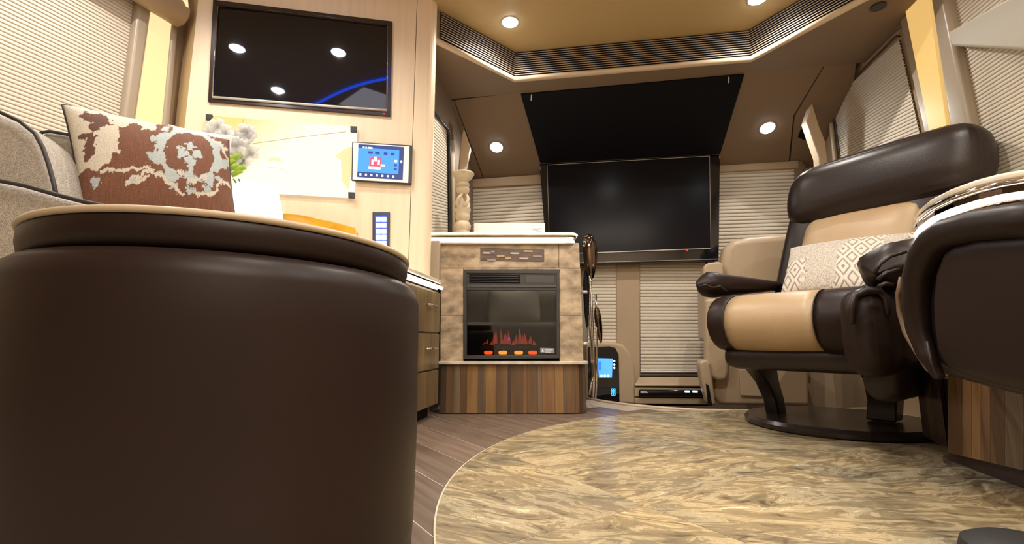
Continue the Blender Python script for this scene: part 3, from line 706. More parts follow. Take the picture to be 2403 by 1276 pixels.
# hearth slab and veneer base
zs0, zs1 = FP.at(1200, 855, .03).z, FP.at(1200, 848, .03).z
hx1 = FC(1383, 852).x
def cornered(x0, x1, y0, y1, r, n=8):
    P = [(x0, y0)] + [(x1 - r + r * math.sin(math.pi / 2 * k / n), y0 + r - r * math.cos(math.pi / 2 * k / n)) for k in range(n + 1)] + [(x1, y1), (x0 + .09, y1), (x0 + .02, y0 + .15)]
    return P
prism('hearth_slab', [(x, y, zs0) for x, y in cornered(X0 - .005, hx1, 2.468, 2.92, .07)], (0, 0, zs1 - zs0), M['stonep'], fu, .003)
bx = [1034, 1047, 1064, 1080, 1096, 1122, 1140, 1164, 1192, 1199, 1228, 1237, 1262, 1272, 1302, 1322, 1328, 1350]
wm = [2, 0, 3, 0, 1, 3, 1, 0, 2, 0, 4, 0, 3, 4, 1, 3, 0]
for i in range(len(bx) - 1):
    xa, xb = PY(bx[i], 900, 2.49).x, PY(bx[i + 1], 900, 2.49).x
    box('plank', (xa, 2.49, .003), (xb - .0008, 2.53, zs0), WOODS[wm[i]], fu)
xe = PY(1350, 900, 2.49).x; R_ = .085
for k in range(5):
    a0, a1 = math.pi / 2 * k / 5, math.pi / 2 * (k + 1) / 5
    P = [(xe + R_ * math.sin(a) * .8, 2.49 + R_ * (1 - math.cos(a)), .003) for a in (a0, (a0 + a1) / 2, a1 - .01)]
    Q = [(xe + (R_ - .03) * math.sin(a) * .8, 2.49 + R_ - (R_ - .03) * math.cos(a), .003) for a in (a1 - .01, a0)]
    prism('plank', P + Q, (0, 0, zs0 - .003), WOODS[[0, 2, 0, 2, 0][k]], fu)
box('plank', (xe + .05, 2.575, .003), (xe + .068, 2.9, zs0), WOODS[0], fu)
# padded side strip left of the surround
pd_ = box('side_panel', (FC(1009, 600, .0).x, 2.44, .66), (X0 - .002, 2.64, .90), M['taupe'], fu, .008, 3)

# countertop with light strips
zt = FC(1200, 548, .03).z
ctp = thing('fireplace_countertop', 'glossy pale countertop edged with two bright light lines above the fireplace', 'countertop', (.1, 2.7, .9))
cx0, cx1 = FP.at(1006, 550, .03).x, FP.at(1356, 556, .03).x
def ctprism(name, dz0, dz1, ins, mat, b=0):
    return prism(name, [(x, y, zt + dz0) for x, y in cornered(cx0 + ins * .3, cx1 - ins, 2.462 + ins, 2.92, .05)], (0, 0, dz1 - dz0), mat, ctp, b, 3)
ctprism('slab', -.013, .008, 0, M['stonep'], .006)
ctprism('edge_rail', -.020, -.013, .004, M['dchrome'])
ctprism('core', -.055, -.020, .03, M['trim'])
def strip(dz, r, ins, name='led_strip'):
    P = [(x, y, zt + dz) for x, y in cornered(cx0 + .002, cx1 - ins, 2.462 + ins, 2.7, .05)[:-1]]
    vs, fs = tube_data(P, r, 8); mesh_obj(name, vs, fs, M['led'], ctp, smooth=True)
strip(-.036, .011, .02); strip(-.002, .004, -.001)
ctprism('bottom_rail', -.053, -.047, .012, M['silver'])

# electric fire in the opening
ef = thing('electric_fire', 'black framed electric fire with red embers behind smoked glass', 'fireplace', ((ix0 + ix1) / 2, 2.6, iz0))
fp = lambda q, off, th, mat, name, par=ef, b=0: plate(name, FP, q, off, th, mat, par, b)
for q in ([(1088, 632), (1312, 634), (1306, 642), (1095, 640)], [(1088, 842), (1313, 840), (1306, 833), (1095, 834)],
          [(1088, 632), (1095, 640), (1095, 834), (1088, 842)], [(1312, 634), (1306, 642), (1306, 833), (1313, 840)]):
    fp(q, -.012, .02, M['dark'], 'frame', ef, .001)
fp([(1095, 640), (1306, 642), (1306, 681), (1095, 680)], -.02, .02, M['dark'], 'top_panel')
gr = fp([(1101, 643), (1220, 645), (1220, 665), (1101, 663)], -.001, .003, M['black'], 'air_outlet')
for y in (647, 651, 655, 659): fp([(1104, y), (1216, y + 1), (1216, y + 2.6), (1104, y + 1.6)], .002, .006, M['dark'], 'outlet_blade')
fp([(1233, 645), (1301, 646), (1301, 664), (1233, 663)], -.001, .004, plain('grey_flap', (.055, .055, .055), .3), 'control_flap', ef, .001)
fp([(1095, 668), (1306, 669), (1306, 674), (1095, 673)], .0, .006, plain('grey_bar', (.07, .07, .07), .3), 'cross_bar', ef, .001)
box('firebox_back', (ix0 + .01, 2.76, iz0), (ix1 - .01, 2.77, iz1 - .08), M['black'], ef)
box('firebox_floor', (ix0 + .01, 2.52, iz0), (ix1 - .01, 2.76, iz0 + .01), M['black'], ef)
for xx in (ix0 + .002, ix1 - .012): box('firebox_side', (xx, 2.52, iz0), (xx + .01, 2.77, iz1), M['black'], ef)
fp([(1095, 680), (1306, 681), (1306, 834), (1095, 834)], -.016, .003, M['glass'], 'glass_door')
random.seed(8)
for i in range(5):
    xa = FP.at(1140 + i * 25, 815, -.08); z = FP.at(1200, 818, -.07).z
    pts = [(xa.x - .03, 2.57 + .02 * (i % 2), z), (xa.x + .0, 2.575, z + .012), (xa.x + .045, 2.60, z + .004 + .01 * (i % 2))]
    vs, fs = tube_data(pts, [.012, .016, .011], 8); mesh_obj('log', vs, fs, M['log'], ef, smooth=True)
for x, w in ((1146, 12), (1180, 12), (1217, 12), (1250, 11)):
    c = FP.at(x, 827, -.035)
    vs, fs = soft_data(c, (1, 0, 0), (0, 1, 0), (0, 0, 1), (.0235, .010, .0095), .0094, 0, 5)
    mesh_obj('ember', vs, fs, M['ember'] if x in (1146, 1250) else M['embery'], ef, smooth=True)
for k in range(30):
    gx = 1133 + 125 * random.random(); hgt = (40 if 1155 < gx < 1200 or 1210 < gx < 1245 else 16) * (.5 + .6 * random.random())
    w = 3 + 3 * random.random(); y0 = 812; off = -.10 - .06 * random.random(); ln = (random.random() - .5) * 8
    fp([(gx - w, y0), (gx + w, y0), (gx + w * .7 + ln * .4, y0 - hgt * .5), (gx + ln, y0 - hgt), (gx - w * .6 + ln * .3, y0 - hgt * .45)], off, .002, M['flame'], 'flame')
vs, fs = soft_data(FP.at(1194, 795, -.08), (1, 0, 0), (0, 1, 0), (.3, 0, 1), (.004, .003, .009), .0029, 0, 3)
mesh_obj('spark', vs, fs, M['violet'], ef, smooth=True)
lb = fp([(1268, 816), (1301, 817), (1301, 828), (1268, 827)], -.013, .001, plain('label_grey', (.25, .3, .34), .5), 'warning_label')
prism('warning_sign', [FP.at(x, y, -.0115) for x, y in ((1270, 825), (1277, 825), (1273.5, 818))], -FP.n * .0005, M['white'], ef)
for i in range(3): fp([(1280, 819 + i * 3), (1298 - i * 3, 819.2 + i * 3), (1298 - i * 3, 820.6 + i * 3), (1280, 820.4 + i * 3)], -.0115, .0005, M['white'], 'print_line')

# white case, dish, candle holder on the fireplace top
wb = thing('white_case', 'low glossy white case on the fireplace countertop', 'box', (FP.at(1195, 540).x, 2.6, zt + .008))
wy = Plane((0, 2.53), (1, 0))
za, zb = zt + .008, wy.at(1190, 523).z
box('body', (wy.at(1112, 530).x, 2.53, za), (wy.at(1279, 530).x, 2.68, zb), M['white'], wb, .003)
for k, (x, y, w) in enumerate(((1250, 538, 14), (1258, 541, 12), (1266, 535, 4))):
    prism('logo_mark', [wy.at(a, b, .0007) for a, b in ((x, y + 1.6), (x + w, y + 1.6), (x + w, y), (x, y))], (0, .0005, 0), plain('grey_print', (.35, .35, .38), .5), wb)
dish = lathe('serving_dish', (FP.at(1193, 500, -.3).x, 2.80, zt + .008), [(.001, 0), (.09, 0), (.17, .055), (.192, .088), (.186, .09), (.16, .062), (.08, .014), (.001, .01)], M['platter'], None, 48)
tag(dish, 'shallow grey dish behind the white case', 'dish')
ch = thing('candle_holder', 'carved cream candle holder with open twisted middle at the left end of the fireplace top', 'candle holder', (FP.at(1086, 540).x, 2.56, zt + .008))
c0 = Vector((FP.at(1085, 540, -.06).x, 2.56, zt + .008)); HH = PY(1085, 404, 2.56).z - c0.z; u = HH / 136
def chl(name, prof): return lathe(name, c0, [(r * u, (540 - y) * u) for r, y in prof], M['candle'], ch, 28)
chl('base', [(1, 540), (17, 540), (17, 533), (14, 530), (17, 525), (18, 519), (14, 512), (11, 509), (14, 505), (15, 498), (14, 492), (16, 488), (17, 484), (1, 483)])
for k in range(4):
    a = math.pi / 2 * k + .35
    P = []
    for j in range(9):
        s = j / 8; r = (3 + 12 * math.sin(math.pi * (s ** .75) * .95 + .05)) * u * (1 if s < .99 else .5)
        P.append(c0 + Vector((math.cos(a + s * 1.1) * r, math.sin(a + s * 1.1) * r, (484 - 34 * s - 540) * -u)))
    tube('twisted_strut', P, 3.6 * u, M['candle'], ch, 8)
chl('top', [(1, 452), (9, 452), (13, 446), (14, 441), (10, 437), (13, 434), (13, 430), (9, 426), (12, 422), (19, 416), (23, 409), (22, 406), (1, 405)])

# ------------------------------------------------------------------ chrome grab rail with glossy leaves right of the fireplace
gr = thing('grab_rail', 'polished chrome rail with dark glossy leaf shapes beside the fireplace', 'rail', PY(1392, 930, 2.55)[:])
RY = 2.56
def rp(pts, Y=RY): return [PY(x, y, Y + dy) for x, y, dy in pts]
tube('rail_tube', rp([(1383, 640, 0), (1387, 690, 0), (1390, 760, 0), (1393, 830, 0), (1394, 880, 0), (1391, 932, 0)]), .0075, M['chrome'], gr, 12)
tube('rail_tube', rp([(1379, 640, .04), (1380, 720, .04), (1386, 800, .04), (1391, 880, .04), (1383, 926, .04)]), .006, M['chrome'], gr, 12)
tube('rail_tube', rp([(1398, 690, .08), (1400, 780, .08), (1401, 860, .08), (1397, 935, .06)]), .006, M['chrome'], gr, 12)
tube('rail_tube', rp([(1392, 885, -.01), (1386, 905, -.01), (1381, 926, 0)]), .005, M['chrome'], gr, 12)
def leaf(x, y, w, h, Y, tilt, mat, name='leaf'):
    c = PY(x, y, Y); k = Y / FPX
    vs, fs = [], []
    ax = Vector((math.cos(tilt), 0, math.sin(tilt))); az = Vector((-math.sin(tilt), 0, math.cos(tilt)))
    n, m_ = 20, 14
    for i in range(n + 1):
        s = -1 + 2 * i / n; r = (max(0, 1 - s * s)) ** .5 * (1 + .28 * s)
        for j in range(m_):
            a = 2 * math.pi * j / m_
            vs.append(c + az * (s * h * k) + ax * (math.cos(a) * w * k * r) + Vector((0, 1, 0)) * (math.sin(a) * w * k * .55 * r))
    for i in range(n):
        for j in range(m_): fs.append([i * m_ + j, i * m_ + (j + 1) % m_, (i + 1) * m_ + (j + 1) % m_, (i + 1) * m_ + j])
    mesh_obj(name, vs, fs, mat, gr, smooth=True)
leaf(1385, 602, 17, 56, RY, .03, M['dchrome']); leaf(1405, 762, 8, 44, RY + .08, .10, M['dchrome'])
leaf(1376, 700, 7, 70, RY + .02, 0, M['black'], 'back_plate')
for x, y in ((1371, 685), (1372, 806)):
    a = PY(x - 7, y, RY - .03); b = PY(x + 7, y, RY - .03); vs, fs = tube_data([a, b], .009, 12); mesh_obj('standoff', vs, fs, M['silver'], gr, smooth=True)

# ------------------------------------------------------------------ dash
DP = Plane((0, 3.22), (.988, -.156))
dk = thing('dash_console', 'tan curved console with a blue lit screen beyond the chrome rail', 'console', DP.at(1440, 940)[:])
prism('housing', [DP.at(x, y) for x, y in [(1375, 940), (1375, 806), (1400, 801), (1440, 802), (1462, 808), (1480, 828), (1490, 860), (1493, 950)]], (.02, .25, 0), M['tan'], dk, .02, 4)
plate('fascia', DP, [(1380, 938), (1380, 815), (1430, 812), (1444, 816), (1452, 832), (1454, 948)], 0, .012, M['gloss'], dk, .004)
plate('screen', DP, [(1403, 840), (1438, 841), (1436, 886), (1405, 886)], .0125, .002, M['skyblue'], dk)
plate('screen_panel', DP, [(1404, 848), (1411, 848), (1411, 868), (1405, 868)], .015, .001, M['bluescr'], dk)
for x in (1409, 1417, 1425): plate('screen_icon', DP, [(x, 879), (x + 5, 879), (x + 5, 885), (x, 885)], .015, .001, M['icon'], dk)
for y in (847, 855, 863):
    lathe('button', DP.at(1441.5, y, .0125), [(.001, .003), (.006, .002), (.007, 0)], M['icon'], dk, 16, DP.n)
for gy in (911.5, 920.5):
    for gx in (1435, 1440):
        cx, cy = DP.at(gx, gy, .013), None
        w, h = 3.6, 7
        for seg_ in (((0, 0), (1, 0)), ((0, .5), (1, .5)), ((0, 1), (1, 1)), ((0, 0), (0, .5)), ((0, .5), (0, 1)), ((1, 0), (1, .5)), ((1, .5), (1, 1))):
            vs, fs = tube_data([DP.at(gx + q[0] * w, gy + q[1] * h, .014) for q in seg_], .0016, 5)
            mesh_obj('digit_segment', vs, fs, M['bluedigit'], dk)
gb = thing('dashboard', 'tan dashboard with a black glossy drawer front below the pleated shade', 'dashboard', DP.at(1570, 940)[:])
prism('shelf', [DP.at(1497, 884, -.10), DP.at(1660, 884, -.10), DP.at(1665, 902, .02), DP.at(1489, 902, .02)], (0, 0, -.012), M['tan'], gb, .008, 3)
plate('recess', DP, [(1489, 902), (1665, 902), (1665, 952), (1489, 952)], -.06, .03, M['black'], gb)
plate('front', DP, [(1489, 909), (1665, 911), (1665, 931), (1489, 931)], -.02, .03, M['tan'], gb, .006, 3)
plate('drawer', DP, [(1500, 914), (1662, 915), (1662, 930), (1499, 930)], .012, .02, M['gloss'], gb, .008, 3)
plate('handle', DP, [(1503, 917), (1518, 918), (1521, 922), (1503, 922)], .033, .003, M['silver'], gb)
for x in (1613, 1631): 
    vs, fs = soft_data(DP.at(x, 918.5, .034), DP.d, DP.n, (0, 0, 1), (.016, .002, .007), .0019, 0, 3); mesh_obj('glowing_mark', vs, fs, M['key'], gb, smooth=True)  # two small marks on the drawer front in a self-glowing material
plate('lower_front', DP, [(1489, 933), (1665, 934), (1665, 949), (1489, 947)], -.02, .03, M['tan'], gb, .006, 3)

# ------------------------------------------------------------------ passenger seat (beige)
PS = Plane((0, 3.05), (.97, -.24))
ps = thing('cockpit_seat', 'beige leather cockpit seat behind the brown recliner', 'seat', PS.at(1780, 940)[:])
def pp(name, q, off, th, mat=None, b=.03): return prism(name, [PS.at(x, y, off) for x, y in q], -PS.n * th, mat or M['beigel'], ps, b, 5)
pp('backrest', [(1697, 700), (1694, 610), (1700, 580), (1715, 562), (1760, 554), (1868, 546), (1866, 700)], 0, .16, b=.045)
pp('armrest', [(1650, 640), (1651, 625), (1660, 616), (1690, 613), (1700, 620), (1700, 660), (1652, 662)], .06, .12, b=.02)
pp('seat_cushion', [(1652, 660), (1880, 660), (1880, 800), (1654, 800)], .0, .3, b=.03)
pp('side_flap', [(1655, 700), (1710, 700), (1711, 870), (1706, 892), (1685, 893), (1655, 880)], .08, .08, b=.02)
pp('pedestal', [(1672, 790), (1900, 790), (1900, 952), (1690, 950), (1676, 930)], .03, .35, b=.02)
pp('side_pod', [(1640, 850), (1655, 842), (1668, 850), (1680, 952), (1662, 950), (1648, 900)], .1, .15, b=.02)
pp('pedestal_panel', [(1735, 866), (1790, 868), (1790, 930), (1738, 928)], .045, .02, b=.004)
pp('gap_cover', [(1657, 900), (1664, 905), (1672, 952), (1662, 952)], .115, .02, M['black'], b=.004)
# ------------------------------------------------------------------ recliner
rc = thing('recliner', 'dark brown and camel leather recliner with a round base on the marble inlay', 'recliner', (1.42, 2.12, 0))
RWd = Vector((.6, -.8, 0)); RF = Vector((-.8, -.6, 0)); UP = Vector((0, 0, 1))
DC = Vector((1.42, 2.12, 0))
lathe('base_disc', DC, [(.001, .0045), (.350, .0045), (.362, .014), (.364, .028), (.352, .042), (.32, .046), (.001, .048)], M['blackleg'], rc, 72)
# column legs: two curved flat legs rising to the seat frame
def leg(name, pts, w, tk):
    vs, fs = [], []
    for p, ww in zip(pts, w):
        for a, b in ((-1, -1), (1, -1), (1, 1), (-1, 1)): vs.append(Vector(p) + RF * (a * ww) + RWd * (b * tk))
    n = len(pts)
    for i in range(n - 1):
        for j in range(4): k = (j + 1) % 4; fs.append([i * 4 + j, i * 4 + k, i * 4 + 4 + k, i * 4 + 4 + j])
    fs += [[3, 2, 1, 0], [n * 4 - 4, n * 4 - 3, n * 4 - 2, n * 4 - 1]]
    return mesh_obj(name, vs, fs, M['blackleg'], rc, bevel=.008, seg=3)
L0 = PZ(1822, 962, .03); 
leg('leg', [PY(1822, 972, 2.22), PY(1815, 935, 2.20), PY(1800, 895, 2.16), PY(1785, 862, 2.10), PY(1790, 835, 2.04)], [.04, .042, .055, .09, .17], .03)
leg('leg', [PY(2075, 985, 1.98), PY(2078, 940, 1.98), PY(2070, 890, 1.96), PY(2050, 850, 1.94), PY(2030, 830, 1.92)], [.05, .05, .06, .08, .10], .05)
# seat: lengthwise roll profile swept across, split in three leather sections
SC = Vector((.98, 1.75, 0))
def seat_section(w0, w1, mat, name, z_b, z_t, cap0=False, cap1=False, inset=0):
    N_ = 26; prof = []
    zc, rz = (z_b + z_t) / 2, (z_t - z_b) / 2
    def ring(w, sc):
        out = []
        base = SC + RWd * w
        for k in range(N_):
            t = k / (N_ - 1)
            if t < .25: s = t / .25; x, z = .55 - .40 * s, rz
            elif t < .75:
                a = math.pi / 2 - math.pi * (t - .25) / .5; x = .15 - .15 * (math.cos(a) ** .9 if math.cos(a) > 0 else 0); z = rz * math.sin(a)
            else: s = (t - .75) / .25; x, z = .15 + .40 * s, -rz
            xx = .15 + (x - .15) * sc + (1 - sc) * .15; out.append(base - RF * xx + UP * (zc + z * sc))
        return out
    steps = []
    for i in range(9):
        s = i / 8; w = w0 + (w1 - w0) * s; sc = 1.0
        if cap0: sc = min(sc, .84 + .16 * math.sin(min(1, s / .35) * math.pi / 2))
        if cap1: sc = min(sc, .84 + .16 * math.sin(min(1, (1 - s) / .35) * math.pi / 2))
        sc *= 1 + .02 * math.sin(math.pi * s)
        steps.append(ring(w, sc))
    V = [p for r_ in steps for p in r_]; F = []
    for i in range(8):
        for k in range(N_ - 1): F.append([i * N_ + k, i * N_ + k + 1, (i + 1) * N_ + k + 1, (i + 1) * N_ + k])
        F.append([i * N_ + N_ - 1, i * N_, (i + 1) * N_, (i + 1) * N_ + N_ - 1])
    F.append([k for k in range(N_)][::-1]); F.append([8 * N_ + k for k in range(N_)])
    return mesh_obj(name, V, F, mat, rc, smooth=True)
seat_section(-.30, -.205, M['leatherb'], 'seat_side', .33, .56, cap0=True)
seat_section(-.205, .125, M['tanl'], 'seat_centre', .325, .56)['label'] = 'camel leather seat centre'
seat_section(.125, .30, M['leatherb'], 'seat_side', .32, .56, cap1=True)
for w in (-.205, .125):
    P = []
    for k in range(15):
        a = math.pi / 2 - math.pi * k / 14; P.append(SC + RWd * w - RF * (.15 - .153 * max(0, math.cos(a)) ** .9) + UP * (.4425 + .119 * math.sin(a)))
    P = [SC + RWd * w - RF * .5 + UP * .562] + P
    vs, fs = tube_data(P, .0022, 6); mesh_obj('seam', vs, fs, M['leather'], rc, smooth=True)
# under frame
soft('seat_frame', SC - RF * .34 + UP * .305, RWd, RF, UP, (.27, .26, .05), .045, M['leather'], rc)
# back: lower body with camel centre panel, big headrest roll
bc = Vector((1.53, 2.035, .74)); bup = Vector((.16, -.03, .62)).normalized(); bn = (bup.cross(RWd)).normalized()
if bn.dot(RF) < 0: bn = -bn
soft('backrest', bc, RWd, bn, bup, (.315, .075, .31), .07, M['leather'], rc, .01)
pl_ = soft('back_panel', bc + bn * .04 - bup * .07, RWd, bn, bup, (.215, .06, .26), .055, M['tanl'], rc, .02, 9,
     lambda w: [w[0], w[1] + (.005 * math.sin(w[0] * 70) * max(0, w[2] + .1) if w[1] > 0 else 0), w[2]])
pl_['label'] = 'camel leather back panel'
hc = Vector((1.632, 1.995, 1.05)) + RF * .02
def hd(w):
    return [w[0] * (1 - .06 * (w[2] / .14) ** 2), w[1], w[2] + .018 * (w[0] / .34)]
soft('headrest', hc, RWd, bn, (bup + UP).normalized(), (.355, .115, .150), .095, M['leather'], rc, .012, 11, hd)
# arms
def arm(name, pa, pb, ra, rb, tipdeform=0):
    """tapered padded arm from the front tip pa to the back pb"""
    V, F = [], []; n, m_ = 18, 20; d = (pb - pa); L = d.length; d.normalize(); s_ = d.cross(UP).normalized(); u_ = s_.cross(d)
    for i in range(n + 1):
        t = i / n; e = math.sin(min(1, t / .14) * math.pi / 2) if t < .14 else 1
        e2 = math.sin(min(1, (1 - t) / .1) * math.pi / 2)
        w = (ra[0] + (rb[0] - ra[0]) * t) * max(.02, e) * max(.05, e2); h = (ra[1] + (rb[1] - ra[1]) * t) * max(.02, e) * max(.05, e2)
        for k in range(m_):
            a = 2 * math.pi * k / m_; wr = 1 + tipdeform * math.sin(a * 5 + t * 9) * max(0, 1 - t * 4)
            V.append(pa + d * (L * t) + s_ * (w * math.cos(a) * wr) + u_ * (h * math.sin(a) * wr))
    for i in range(n):
        for k in range(m_): j = (k + 1) % m_; F.append([i * m_ + k, i * m_ + j, (i + 1) * m_ + j, (i + 1) * m_ + k])
    return mesh_obj(name, V, F, M['leatherb'], rc, smooth=True)
arm('armrest', PY(1634, 668, 2.06), PY(1850, 672, 2.32), (.062, .066), (.055, .014), .08)
vs, fs = tube_data([PY(x, y, 2.02 - abs(x - 1672) * .0) for x, y in ((1640, 672), (1655, 668), (1672, 675), (1690, 672), (1706, 684))], .005, 8)
mesh_obj('gathered_seam', vs, fs, M['leather'], rc, smooth=True)
arm('armrest', PY(2058, 640, 1.40), PY(2300, 560, 1.72), (.10, .082), (.08, .05), .10)
# creased leather folds at the near arm and side bolster
soft('side_bolster', PY(2052, 780, 1.52), RWd, RF, UP, (.055, .14, .13), .05, M['leatherb'], rc, .01)
soft('side_panel', PY(2118, 800, 1.74), RWd, RF, UP, (.06, .30, .20), .055, M['leather'], rc)
P = [PY(x, y, 1.42) for x, y in ((1998, 760), (1996, 720), (2004, 694), (2030, 682), (2062, 682), (2078, 700), (2082, 740))]
vs, fs = tube_data(P, [.010, .013, .012, .014, .012, .013, .010], 8); mesh_obj('piped_edge', vs, fs, M['leather'], rc, smooth=True)
for q in ([(2052, 640), (2065, 618), (2090, 600), (2125, 590)], [(2060, 655), (2080, 640), (2110, 632)], [(2062, 672), (2078, 665), (2095, 668)]):
    vs, fs = tube_data([PY(x, y, 1.325) for x, y in q], .006, 8); mesh_obj('leather_fold', vs, fs, M['leather'], rc, smooth=True)

# ------------------------------------------------------------------ printed cushions
def cushion(name, corners, depths, thick, colf, label, ears=.06, nu=90, nv=60, piping=None, backmat=None, bulge=1.0):
    P = [PY(x, y, d) for (x, y), d in zip(corners, depths)]
    n0 = (P[1] - P[0]).cross(P[3] - P[0]).normalized()
    if n0.dot(CAM - P[0]) < 0: n0 = -n0
    def pos(u, v, side):
        uu = u; vv = v
        a, b = 2 * u - 1, 2 * v - 1
        su = 1 - ears * (1 - b * b); sv = 1 - ears * (1 - a * a)      # edges drawn in between the corners
        uu = .5 + a * su / 2; vv = .5 + b * sv / 2
        p = (P[0].lerp(P[1], uu)).lerp(P[3].lerp(P[2], uu), vv)
        h = ((1 - a ** 2) * (1 - b ** 2)) ** .42 * thick * bulge
        return p + n0 * (h * side)
    t = thing(name, label, 'cushion', (sum(P, Vector((0, 0, 0))) / 4)[:])
    for side, nm_ in ((1, 'front_cover'), (-1, 'back_cover')):
        V = [pos(i / nu, j / nv, side) for j in range(nv + 1) for i in range(nu + 1)]
        F = [[j * (nu + 1) + i, j * (nu + 1) + i + 1, (j + 1) * (nu + 1) + i + 1, (j + 1) * (nu + 1) + i] for j in range(nv) for i in range(nu)]
        if side > 0: F = [f[::-1] for f in F]
        o = mesh_obj(nm_, V, F, M['print'] if side > 0 else backmat, t, smooth=True, normals=False)
        if side > 0:
            ca = o.data.color_attributes.new('print', 'FLOAT_COLOR', 'POINT')
            arr = np.ones((len(V), 4), dtype=np.float32); k = 0
            for j in range(nv + 1):
                for i in range(nu + 1):
                    u, v = i / nu, j / nv
                    x = (corners[0][0] * (1 - u) + corners[1][0] * u) * (1 - v) + (corners[3][0] * (1 - u) + corners[2][0] * u) * v
                    y = (corners[0][1] * (1 - u) + corners[1][1] * u) * (1 - v) + (corners[3][1] * (1 - u) + corners[2][1] * u) * v
                    arr[k, :3] = colf(x, y, u, v); k += 1
            ca.data.foreach_set('color', arr.ravel())
    if piping:
        ring = [pos(i / 30, 0, 0) for i in range(30)] + [pos(1, j / 20, 0) for j in range(20)] + [pos(1 - i / 30, 1, 0) for i in range(30)] + [pos(0, 1 - j / 20, 0) for j in range(21)]
        vs, fs = tube_data(ring, .0035, 6); mesh_obj('piping', vs, fs, piping, t, smooth=True)
    return t
CR_ = np.array([.62, .56, .46]); BR_ = np.array([.17, .068, .035]); BL_ = np.array([.42, .47, .47]); DB_ = np.array([.10, .045, .03])
def segd(x, y, pts):
    d = 1e9
    for (a, b), (c, e) in zip(pts[:-1], pts[1:]):
        L2 = (c - a) ** 2 + (e - b) ** 2; t = max(0, min(1, ((x - a) * (c - a) + (y - b) * (e - b)) / L2)); d = min(d, math.hypot(x - a - t * (c - a), y - b - t * (e - b)))
    return d
def sn(x, y, s, o=0): return noise.noise(Vector((x * s, y * s, o)))
def ikat(x0, y0, u, v):
    x = x0 + 9 * sn(x0, y0, .06) + 5 * sn(x0, y0, .17, 3); y = y0 + 9 * sn(x0, y0, .06, 7) + 5 * sn(x0, y0, .17, 9)
    col = BR_ * (1 + .35 * sn(x0 * 4, y0 * .3, .12, 5))
    # cream ground sweeping over the left upper part
    if y < 425 - abs(x - 205) * .25 - (x - 190) * .12 + 24 * sn(x0, y0, .03, 2) and x < 262: col = CR_
    if math.hypot((x - 300) / 1.9, y - 305) < 28: col = CR_
    if segd(x, y, [(160, 262), (215, 285), (280, 295), (335, 318)]) < 14: col = CR_
    if segd(x, y, [(195, 292), (220, 296), (236, 312), (212, 322)]) < 13 + 6 * sn(x0, y0, .1): col = DB_ * 1.3
    if segd(x, y, [(186, 345), (206, 352), (200, 372), (192, 398)]) < 8 + 6 * sn(x0, y0, .1): col = DB_ * 1.3
    if 262 < x and segd(x, y, [(300, 325), (262, 360), (272, 395)]) < 15: col = BR_
    # outer blue-grey scroll ring
    cx, cy = 430, 392
    r = math.hypot((x - cx) / 1.05, (y - cy)); a = math.atan2(y - cy, x - cx)
    if 62 < r < 84 + 7 * math.sin(a * 9) and not (1.1 < a < 2.0): col = BL_
    if 84 < r < 100 and math.sin(a * 13) > .45 and x < 545: col = BL_ * .95
    if r <= 62: col = BR_ * (1 + .25 * sn(x0 * 4, y0 * .3, .12, 5))
    # flower inside the ring
    if r < 40:
        pet = 14 + 20 * abs(math.cos(2 * a)) ** .7
        if r < pet and (r > 6): col = BL_ * 1.05
        if r > 10 and r < 24 and abs(math.cos(2 * a)) < .35: col = BR_
    if segd(x, y, [(430, 415), (432, 440), (428, 462)]) < 8: col = BL_
    # cream meandering outlines
    for pl in ([(228, 432), (265, 438), (320, 432), (345, 445), (380, 470), (405, 490)], [(330, 437), (300, 455), (280, 462)], [(405, 440), (432, 462), (470, 448)], [(445, 492), (490, 482), (515, 450), (545, 452), (560, 470)],
               [(280, 470), (305, 462), (330, 455)], [(500, 345), (525, 365), (540, 400)]):
        if segd(x, y, pl) < 4.5 + 2.5 * sn(x0, y0, .3): col = CR_ * .95
    if math.hypot(x - 292, (y - 462)) < 6 or math.hypot((x - 212) / .8, y - 455) < 12: col = BL_
    if math.hypot((x - 432) / 1.3, y - 482) < 12 and sn(x0, y0, .25, 4) > -.1: col = BL_
    if segd(x, y, [(395, 455), (415, 450), (455, 455), (480, 450)]) < 5 and sn(x0, y0, .3) > 0: col = BL_
    return col * (1 + .12 * sn(x0, y0, 1.3, 8))
cushion('patterned_cushion', [(147, 246), (536, 330), (566, 585), (192, 560)], [1.10, 1.32, 1.30, 1.08], .085, ikat, 'rust brown cushion with cream and pale blue damask pattern on the grey sofa', .05, 230, 170, M['piping'], M['fabric'])
def plainc(x, y, u, v): return np.array([.72, .69, .62]) * (1 + .1 * sn(x, y, .2))
cushion('cream_cushion', [(396, 294), (543, 320), (528, 470), (420, 470)], [1.50, 1.52, 1.52, 1.50], .05, plainc, 'pale cushion peeking out behind the patterned cushion', .05, 30, 30, M['white'], M['fabric'])
def geo(x0, y0, u, v):
    base = np.array([.50, .44, .37]); dk_ = np.array([.25, .20, .16])
    f = .5 + .5 * sn(x0, y0, .35, 1); col = base * (1 + .12 * sn(x0, y0, .5))
    w_ = .06 * sn(x0, y0, .05, 2)
    zone = (u > .50 + w_ and u < .80 + w_) or (u < .22 + w_ and v > .45) or u > .93
    if zone:
        a = abs(((x0 - 5) / 42 % 1) - .5) * 2; b = abs((y0 / 42 % 1) - .5) * 2
        s = (a + b); k = (s * 1.5) % 1
        col = dk_ if k < .34 else np.array([.58, .52, .44])
    elif sn(x0, y0, .42, 6) > .12: col = base * .62
    return col
cushion('geometric_cushion', [(1855, 583), (2165, 545), (2110, 690), (1832, 690)], [2.12, 1.78, 1.62, 1.98], .06, geo, 'cream lumbar cushion with small brown diamond pattern on the recliner', .03, 200, 90, None, M['fabric'])

